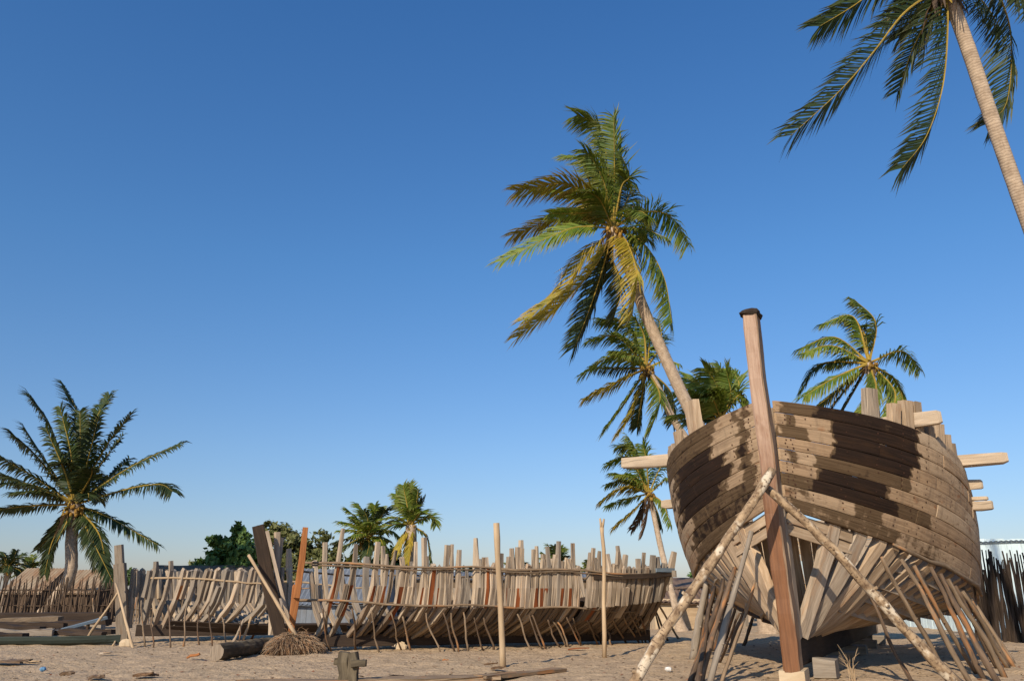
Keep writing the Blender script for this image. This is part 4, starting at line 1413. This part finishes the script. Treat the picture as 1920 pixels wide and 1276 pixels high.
# ------------------------------------------------------------------ fences, huts
def stick_fence(label, pts, h, step, mat, r, seed, rails=True, hvar=.35, lean=.06, name='stick_fence', layers=1):
    rr = random.Random(seed)
    t = thing(name, pts[0], label, 'fence')
    mb = MB()
    for a, b in zip(pts, pts[1:]):
        d = b - a
        n = int(d.length / step)
        nv = V((-d.y, d.x, 0)).normalized()
        for k in range(n * layers):
            p = a + d * (k + rr.random()) / (n * layers) + nv * rr.uniform(-.08, .08) * layers
            hh = h * (1 - hvar * rr.random() ** 1.2)
            tp = p + V((rr.gauss(0, lean), rr.gauss(0, lean), 1)) * hh
            q = r * rr.uniform(.7, 1.4)
            md = p.lerp(tp, .5) + V((rr.gauss(0, .02), rr.gauss(0, .02), 0))
            mb.sweep([p - Z * .05, md, tp], [q, q * .9, q * .55], 'round', 5, seed=rr.random())
    mb.build('paling', M[mat], t)
    if rails:
        mb = MB()
        for z in (.35 * h, .68 * h):
            for a, b in zip(pts, pts[1:]):
                mb.sweep([a.lerp(b, i / 6) + V((0, -.07, z + rr.uniform(-.03, .03))) for i in range(7)], .022, 'round', 5)
        mb.build('rail', M[mat], t)


def gx(px, Y):
    return V(((px - 960) / F * Y / 1.05, Y, 0))


stick_fence('long uneven dark stick fence in front of the broad palm at left', [gx(-40, 37), gx(60, 37.5), gx(150, 38), gx(235, 38.5)], 2.0, .085, 'fence', .03, 81, layers=2)
stick_fence('pale stick fence seen through the ribs of the left skeleton', [gx(240, 36), gx(360, 37), gx(500, 38)], 1.75, .12, 'stick', .032, 82)
stick_fence('tight dark palisade of tall charred sticks at the right edge', [gx(1822, 24.3), gx(1868, 23.6), gx(1990, 23.0)], 2.45, .05, 'black', .030, 83, False, .32, .05, 'palisade', 2)
stick_fence('grey stake fence seen in the gap under the big hull', [gx(1340, 40), gx(1440, 41), gx(1640, 42)], 1.1, .16, 'pale', .04, 84)
stick_fence('low stick fence far behind the middle skeleton', [gx(690, 47), gx(900, 47), gx(1110, 47)], 1.5, .18, 'oldgrey', .04, 85)


def hut(name, label, x0, x1, Y, depth, zw, zr, wallm, roofm, ridge_x=True, over=.25, cat='hut', boards=0, door=None, corr=True):
    rr = random.Random(int(x0 * 7 + Y))
    A, B = gx(x0, Y).x, gx(x1, Y).x
    t = thing(name, V(((A + B) / 2, Y + depth / 2, 0)), label, cat)
    mb = MB()
    # walls as upright boards
    def wall(p, q, zt0, zt1):
        n = max(2, int((q - p).length / .22))
        d = (q - p) / n
        nv = V((d.y, -d.x, 0)).normalized()
        for i in range(n):
            a = p + d * (i + .5)
            zt = lerp(zt0, zt1, (i + .5) / n)
            mb.sweep([a - Z * .05 + nv * rr.uniform(0, .012), a + Z * (zt + rr.uniform(-.02, .02))], (d.length * .97, .04), 'rect', up=nv, jit=.006)
    f0, f1 = V((A, Y, 0)), V((B, Y, 0))
    k0, k1 = V((A, Y + depth, 0)), V((B, Y + depth, 0))
    wall(f0, f1, zw, zw)
    wall(k0, k1, zw, zw)
    wall(f0 + V((0, .05, 0)), k0, zw, zw)
    wall(f1 + V((0, .05, 0)), k1, zw, zw)
    mb.build('wall', M[wallm], t)
    mb = MB()
    ym = Y + depth / 2
    n = int((B - A + 2 * over) / .09)
    for sg, (ya, yb) in enumerate(((Y - over, ym), (Y + depth + over, ym))):
        for i in range(n):
            xa, xb = A - over + (B - A + 2 * over) * i / n, A - over + (B - A + 2 * over) * (i + 1) / n
            z0 = zw - .06
            wa, wb = (.02 if i % 2 else -.02), (-.02 if i % 2 else .02)
            if not corr:
                wa = wb = 0
            w3 = .05 * noise.noise(V((xa * .7, Y, 0)))
            sl = (zr - zw) / (depth / 2)
            mb.quad([V((xa, ya, z0 - sl * over + wa + w3)), V((xb, ya, z0 - sl * over + wb + w3)), V((xb, yb, zr + wb + w3)), V((xa, yb, zr + wa + w3))], 0, [(xa, 0), (xb, 0), (xb, 2), (xa, 2)])
            mb.quad([V((xa, ya, z0 - sl * over - .05 + w3)), V((xb, ya, z0 - sl * over - .05 + w3)), V((xb, yb, zr - .05 + w3)), V((xa, yb, zr - .05 + w3))], 0, [(xa, 0), (xb, 0), (xb, 2), (xa, 2)])
    for x in (A - .0, B + .0):
        mb.quad([V((x, Y, zw - .03)), V((x, Y + depth, zw - .03)), V((x, ym, zr - .03))], 0, [(0, 0), (depth, 0), (depth / 2, 1)])
    mb.build('roof', M[roofm], t)
    for dd in (door or []):
        mb = MB()
        c = V((gx(dd[0], Y).x, Y - .04, dd[2] / 2))
        mb.box(c, (dd[1], .05, dd[2]), None, jit=.006)
        mb.build(dd[4], M[dd[3]], t)
    return t


hut('hut', 'hut with rusty corrugated roof behind the stick fence at left', 8, 70, 45, 4, 1.4, 2.55, 'fence', 'rustroof')
hut('hut', 'second low rusty-roofed shack right of the broad palm trunk', 80, 170, 46, 4, 1.4, 2.5, 'fence', 'rustroof')
hut('hut', 'long low hut with dry thatch roof behind the left skeleton', 258, 455, 46, 5, 1.8, 2.75, 'thatch', 'thatch', corr=False)
hut('shed', 'blue-grey sheet-roofed shed glimpsed through the ribs beside the orange timber', 545, 715, 34, 5, 1.0, 2.25, 'greyroof', 'greyroof')
hut('shed', 'long pale-roofed shed behind the middle of the bare skeleton', 722, 1196, 50, 4, 2.1, 2.45, 'thatch', 'greyroof')
hut('hut', 'distant long brown-roofed house left of the big hull', 1215, 1400, 58, 6, 1.6, 2.25, 'thatch', 'brownroof', corr=False)
hut('hut', 'low cream-boarded hut with brown eaves left of the big hull', 1226, 1318, 31, 3, 1.05, 1.4, 'cream', 'brownroof', door=[(1252, .9, .95, 'cream', 'panel'), (1296, .65, .95, 'pole', 'door')])
hut('shack', 'small grey slatted lean-to right of the cream hut', 1322, 1400, 33, 3, 1.15, 1.4, 'oldgrey', 'greyroof')
hut('house', 'pale blue-washed house behind the charred palisade', 1815, 2060, 29, 6, 3.05, 3.2, 'bluewall', 'greyroof', over=.1)

# ------------------------------------------------------------------ old canoes and timbers at the left
def canoe(label, a, b, w, h, m1, m2, split=.5):
    t = thing('canoe', a.lerp(b, .5), label, 'canoe')
    d = (b - a)
    n = d.normalized().cross(Z).normalized()
    for part, (t0, t1, mm, nm) in enumerate(((0, split, m1, 'hull'), (split, 1, m2, 'hull'))):
        mb = MB()
        N = 12
        prof = [(-.5, 1.0), (-.47, .62), (-.36, .28), (-.14, .04), (.14, .04), (.36, .28), (.47, .62), (.5, 1.0), (.44, 1.0), (.40, .6), (.1, .12), (-.1, .12), (-.40, .6), (-.44, 1.0)]
        st = 0
        for i in range(N + 1):
            u = lerp(t0, t1, i / N)
            e = (1 - abs(2 * u - 1) ** 3.0) ** .6 if 0 < u < 1 else .02
            e = max(e, .03)
            rise = .22 * abs(2 * u - 1) ** 3
            for (x, z) in prof:
                mb.v.append(a + d * u + n * x * w * e + Z * (z * h * (1 + rise) + rise * .2 * (1 - z)))
        K = len(prof)
        for i in range(N):
            for k in range(K):
                k2 = (k + 1) % K
                mb.face([i * K + k, i * K + k2, (i + 1) * K + k2, (i + 1) * K + k], [(k * .1, i * .3), (k * .1 + .1, i * .3), (k * .1 + .1, i * .3 + .3), (k * .1, i * .3 + .3)])
        mb.build('hull' if part == 0 else 'hull_end', M[mm], t)


canoe('long low canoe, grey end at left and green end towards the squared stem post', gx(-260, 22.0) - Z * .05, gx(236, 22.4) - Z * .05, .5, .22, 'greypaint', 'greenpaint', .40)
HEAP = [(-60, 23.4, 60, 23.0, .10, .22), (-30, 24.4, 110, 24.9, .12, .26), (40, 25.6, 205, 24.6, .10, .2), (-50, 26.2, 90, 26.0, .22, .3), (70, 27.0, 222, 26.4, .16, .28), (-40, 28.2, 130, 27.6, .3, .24), (100, 29.4, 210, 28.6, .24, .3), (-20, 30.6, 120, 30.4, .3, .4)]
for i, (x0, Y0_, x1, Y1_, z, wd) in enumerate(HEAP):
    mb = MB()
    a_, b_ = gx(x0, Y0_) + Z * (z + R.uniform(-.06, .1)), gx(x1, Y1_) + Z * (z + R.uniform(-.06, .12))
    pts = [a_.lerp(b_, k / 6) + V((0, 0, R.uniform(-.03, .03))) for k in range(7)]
    mb.sweep(pts, [(wd * R.uniform(.8, 1.1), wd * R.uniform(.4, .7)) for _ in pts], 'rect', up=Z, jit=.05)
    for k in (1, 4):
        c_ = pts[k]
        mb.sweep([V((c_.x, c_.y, -.05)), c_ - Z * .02], (.09, .08), 'rect', up=(0, 1, 0), jit=.01)
    tag(mb.build('old_plank', M[R.choice(['keel', 'dark', 'dark', 'thatch', 'oldgrey'])], None, origin=a_), 'dark old plank in the pile between canoe and left fence, %s from the front' % ORD[i], 'plank')


def plank(name, label, cat, a, b, w, th, mat, n=5, jit=.01, group=None, up=None, bend=0):
    mb = MB()
    pts = [a.lerp(b, i / (n - 1)) + Z * bend * math.sin(math.pi * i / (n - 1)) for i in range(n)]
    mb.sweep(pts, (w, th), 'rect', up=up or Z, jit=jit)
    return tag(mb.build(name, M[mat], None, origin=a), label, cat, group)


plank('plank', 'blue-grey plank slanting up towards the left stem post over the old canoes', 'plank', U(85, 1188, 26.6), U(200, 1157, 27.6), .30, .09, 'bluepaint')
plank('timber_baulk', 'long dark beam lying by the fence at far left, beyond the canoes', 'beam', V((-24, 31, .25)), V((-15.2, 32, .32)), .5, .5, 'dark', jit=.03)
plank('timber_baulk', 'grey weathered beam on the ground between old canoes and fence', 'beam', V((-22, 30, .1)), V((-14.2, 29.6, .16)), .3, .25, 'oldgrey', jit=.03)
plank('plank', 'pale green board lying behind the slanting blue-grey plank', 'plank', U(120, 1172, 29.5), U(182, 1170, 30), .2, .05, 'greenpaint')
prop('stick', U(175, 1165, 33), U(174, 1120, 33), .03, 'lone upright stick behind the slanting pale pole by the fence', 'stick', 'stick', None, .02, 500)
for i, (x, Y, h) in enumerate([(30, 35, .3), (45, 34.6, .25), (120, 35, .26)]):
    mb = MB()
    c = gx(x, Y) + Z * h * .4
    mb.blob(c, (.3, .25, h * .6), 0, 9, 6, .25)
    tag(mb.build('stone', M['cream'], None, True, origin=gx(x, Y)), 'pale stone at the foot of the left stick fence, %s from the left' % ORD[i], 'stone')

# ------------------------------------------------------------------ foreground: log, fibre heap, post stub, boards, litter
mb = MB()
a, b = G(396, 1238) + V((.05, .12, .15)), G(502, 1222) + V((0, .2, .15))
N = 16
mb.sweep([a.lerp(b, i / N) for i in range(N + 1)], [.155 + R.uniform(-.014, .014) + (.014 if i % 2 else 0) for i in range(N + 1)], 'round', 16, jit=.07, capm=1)
tag(mb.build('palm_log', [M['moss'], M['grey']], None, False, origin=a - Z * .15), 'cut ringed palm log lying on the sand before the left skeleton', 'log')
mb = MB()
h0 = G(540, 1228) + V((0, .45, 0))
mb.blob(h0 + Z * .12, (.56, .44, .25), 0, 14, 8, .2)
rr = random.Random(9)
for i in range(900):
    az, el = rr.uniform(0, 6.283), rr.uniform(-.1, 1.5)
    d = V((math.cos(az) * math.cos(el), math.sin(az) * math.cos(el), math.sin(el)))
    p0 = h0 + Z * .12 + V((d.x * .52, d.y * .40, d.z * .23))
    fl = V((d.x, d.y, 0)) * .8 + V((rr.uniform(-.5, .9), rr.uniform(-.4, .4), -.45 * (1 - d.z) - .1 + .35 * d.z))
    p1 = p0 + fl.normalized() * rr.uniform(.08, .2)
    p2 = p1 + (fl.normalized() - Z * .8).normalized() * rr.uniform(.06, .16)
    p2.z = max(p2.z, .0)
    mb.sweep([p0, p1, p2], [.008, .007, .003], 'round', 3, m=1 if i % 3 else 0, seed=i, cap=False)
tag(mb.build('fibre_heap', [M['fibre'], M['stick']], None, False, origin=h0), 'shaggy mound of palm root fibre beside the cut log', 'heap')
# lichen-covered post stub with a crossbar
t = thing('post_stub', G(654, 1279), 'lichened double post stub with short crossbar standing in the foreground sand', 'post')
Y0 = G(654, 1279).y
mb = MB()
mb.sweep([U(644, 1283, Y0), U(645, 1262, Y0), U(643, 1240, Y0), U(646, 1221, Y0)], [(.17, .2), (.15, .2), (.17, .19), (.15, .16)], 'rect', up=(0, -1, 0), jit=.03)
mb.sweep([U(662, 1283, Y0), U(661, 1262, Y0), U(664, 1240, Y0), U(662, 1222, Y0)], [(.14, .2), (.155, .2), (.14, .19), (.14, .16)], 'rect', up=(0, -1, 0), jit=.03)
mb.build('post', M['moss'], t)
mb = MB()
mb.sweep([U(659, 1243, Y0 - .12), U(672, 1242, Y0 - .12), U(686.5, 1242, Y0 - .12)], [(.13, .1), (.125, .1), (.12, .09)], 'rect', up=(0, 0, 1), jit=.012)
mb.build('crossbar', M['moss'], t)
mb = MB()
mb.sweep([U(640, 1240, Y0 - .0), U(627, 1238, Y0)], [(.1, .12), (.06, .09)], 'rect', up=(0, 0, 1), jit=.02)
mb.build('lug', M['moss'], t)
plank('plank', 'long brown board lying along the bottom edge of the foreground sand', 'plank', G(440, 1284) + Z * .03, G(935, 1271) + Z * .02, .30, .05, 'stick', 8, .03)
plank('plank', 'short weathered board with angled end lying behind the long brown board', 'plank', G(900, 1273) + Z * .04, G(1050, 1258) + Z * .03, .30, .05, 'stick', 5, .03)
LIT = [(200, 1226, .30, .05, 'grey', 'curved bark chip on the sand below the left skeleton', 'wood chip'), (362, 1234, .28, .07, 'orange', 'orange split offcut lying left of the cut palm log', 'offcut'), (20, 1243, .75, .05, 'dead', 'dry brown leaf sheath lying at the left edge of the sand', 'leaf sheath'),
       (55, 1240, .5, .04, 'pole', 'pale dry leaf strip beside the brown sheath at left', 'leaf strip'), (122, 1266, .22, .05, 'dead', 'crumpled brown leaf lying near the bottom left corner', 'leaf'), (182, 1272, .24, .05, 'dead', 'curled tan leaf lying right of the crumpled brown leaf', 'leaf'), (270, 1268, .34, .05, 'fibre', 'dark tangle of dry fibre on the sand at lower left', 'fibre'),
       (918, 1246, .2, .03, 'fibre', 'dark bark scrap near the foot of the smooth tall pole', 'bark scrap'), (932, 1254, .2, .035, 'fibre', 'lower dark bark scrap in front of the smooth tall pole', 'bark scrap'), (742, 1271, .26, .05, 'dark', 'dark curled strip on the sand right of the post stub', 'bark strip'),
       (1085, 1217, .5, .03, 'red', 'reddish board scrap on the sand under the middle skeleton props', 'board scrap'), (835, 1238, .12, .03, 'orange', 'small orange chip on the sand left of the smooth tall pole', 'wood chip')]
for i, (x, y, l, th, m, lb, ct) in enumerate(LIT):
    c = G(x, y)
    rr = random.Random(600 + i)
    an = rr.uniform(-.35, .35)
    d = V((math.cos(an), math.sin(an), 0))
    mb = MB()
    for k in range(3 if m in ('dead', 'fibre') else 1):
        o = V((rr.uniform(-.06, .06), rr.uniform(-.06, .06), .0)) * (k > 0)
        d2 = (d + V((rr.uniform(-.4, .4), rr.uniform(-.4, .4), 0)) * (k > 0)).normalized()
        mb.sweep([c + o - d2 * l * .5 + Z * th * .3, c + o - d2 * l * .15 + Z * th * .9, c + o + d2 * l * .2 + Z * th * rr.uniform(.5, 1.2), c + o + d2 * l * .5 + Z * th * rr.uniform(.3, 1.6)], [(l * .12, th * .5), (l * .3, th * .6), (l * .26, th * .6), (l * .1, th * .5)], 'rect', up=Z, jit=th * .4)
    tag(mb.build(ct.replace(' ', '_'), M[m], None, origin=c), lb, ct)
for (x, y, m, lb) in [(80, 1257, 'bluescrap', 'tiny blue plastic scrap on the sand at lower left'), (1253, 1257, 'whiteplastic', 'white scrap on the sand left of the big hull props'), (235, 1209, 'cream', 'pale stone at the foot of the squared stem post'), (752, 1215, 'cream', 'pale offcut block on the sand under the middle skeleton')]:
    c = G(x, y)
    mb = MB()
    mb.blob(c + Z * .03, (.06 if y > 1220 else .16, .05, .04 if y > 1220 else .12), 0, 8, 5, .3)
    tag(mb.build('scrap' if y > 1220 else 'stone', M[m], None, origin=c), lb, 'scrap' if y > 1220 else 'stone')
# scattered crumbs of bark, chips and leaf bits nobody could count
mb = MB()
rr = random.Random(77)
for i in range(4500):
    Y = 12.2 + 13 * rr.random() ** 1.3
    c = V((rr.uniform(-.75, .75) * Y, Y, 0))
    p = c
    z = .05 * noise.noise(p * .35) + .035 * noise.noise(p * 1.1) + .022 * noise.noise(p * 2.9 + V((5, 1, 0))) - .02
    c.z = z + .006
    a = rr.uniform(0, 6.28)
    l = rr.uniform(.01, .05) * (1.6 if rr.random() < .04 else 1)
    d = V((math.cos(a), math.sin(a), rr.uniform(-.1, .3))) * l
    w = V((-math.sin(a), math.cos(a), rr.uniform(-.2, .4))) * l * rr.uniform(.15, .6)
    mb.quad([c - d - w * .5, c + d * .3 - w, c + d, c + w], 0 if rr.random() < .55 else (1 if rr.random() < .6 else 2))
tag(mb.build('debris', [M['fibre'], M['stick'], M['red']]), 'scattered bark crumbs and wood chips on the sand', None, None, 'stuff')

# ------------------------------------------------------------------ light, sky, camera
SUN_AZ, SUN_EL = math.radians(27), math.radians(31)        # sun behind the camera, to its left
sd = V((-math.sin(SUN_AZ) * math.cos(SUN_EL), -math.cos(SUN_AZ) * math.cos(SUN_EL), math.sin(SUN_EL)))
sun = bpy.data.lights.new('sun', 'SUN')
sun.energy = 5.0
sun.angle = math.radians(.5)
sun.color = (1.0, .86, .68)
so = bpy.data.objects.new('sun', sun)
COL.objects.link(so)
so.rotation_euler = sd.to_track_quat('Z', 'Y').to_euler()
so.location = (0, -10, 20)
w = bpy.data.worlds.new('World')
S.world = w
w.use_nodes = True
nt = w.node_tree
bg = nt.nodes['Background']
sky = nt.nodes.new('ShaderNodeTexSky')
sky.sky_type = 'NISHITA'
sky.sun_disc = False
sky.sun_elevation = SUN_EL
sky.sun_rotation = math.pi + SUN_AZ
sky.altitude = 0
sky.air_density = 1.0
sky.dust_density = .6
sky.ozone_density = 5.0
wc = nt.nodes.new('ShaderNodeTexCoord')
wx = nt.nodes.new('ShaderNodeSeparateXYZ')
nt.links.new(wc.outputs['Generated'], wx.inputs[0])
ramp = nt.nodes.new('ShaderNodeValToRGB')           # the sky of that evening: greyer and dimmer low down, deeper blue high up
ramp.color_ramp.elements[0].position = 0.0
ramp.color_ramp.elements[0].color = (.68, .60, .63, 1)
ramp.color_ramp.elements[1].position = .75
ramp.color_ramp.elements[1].color = (.40, .78, 1.05, 1)
e1 = ramp.color_ramp.elements.new(.16)
e1.color = (.66, .71, .765, 1)
e2 = ramp.color_ramp.elements.new(.38)
e2.color = (.54, .79, .92, 1)
nt.links.new(wx.outputs[2], ramp.inputs[0])
mul = nt.nodes.new('ShaderNodeMix')
mul.data_type = 'RGBA'
mul.blend_type = 'MULTIPLY'
mul.inputs[0].default_value = 1
nt.links.new(sky.outputs[0], mul.inputs[6])
nt.links.new(ramp.outputs[0], mul.inputs[7])
nt.links.new(mul.outputs[2], bg.inputs[0])
bg.inputs[1].default_value = .15
cam = bpy.data.cameras.new('camera')
cam.sensor_width = 36
cam.lens = 36 * F / 1920
cam.clip_end = 3000
cam.clip_start = .1
co = bpy.data.objects.new('camera', cam)
COL.objects.link(co)
co.location = (0, 0, EYE)
co.rotation_euler = (math.pi / 2 + PITCH, 0, 0)
S.camera = co
S.view_settings.view_transform = 'Standard'
S.view_settings.look = 'None'
S.view_settings.exposure = .1
S.view_settings.gamma = 1
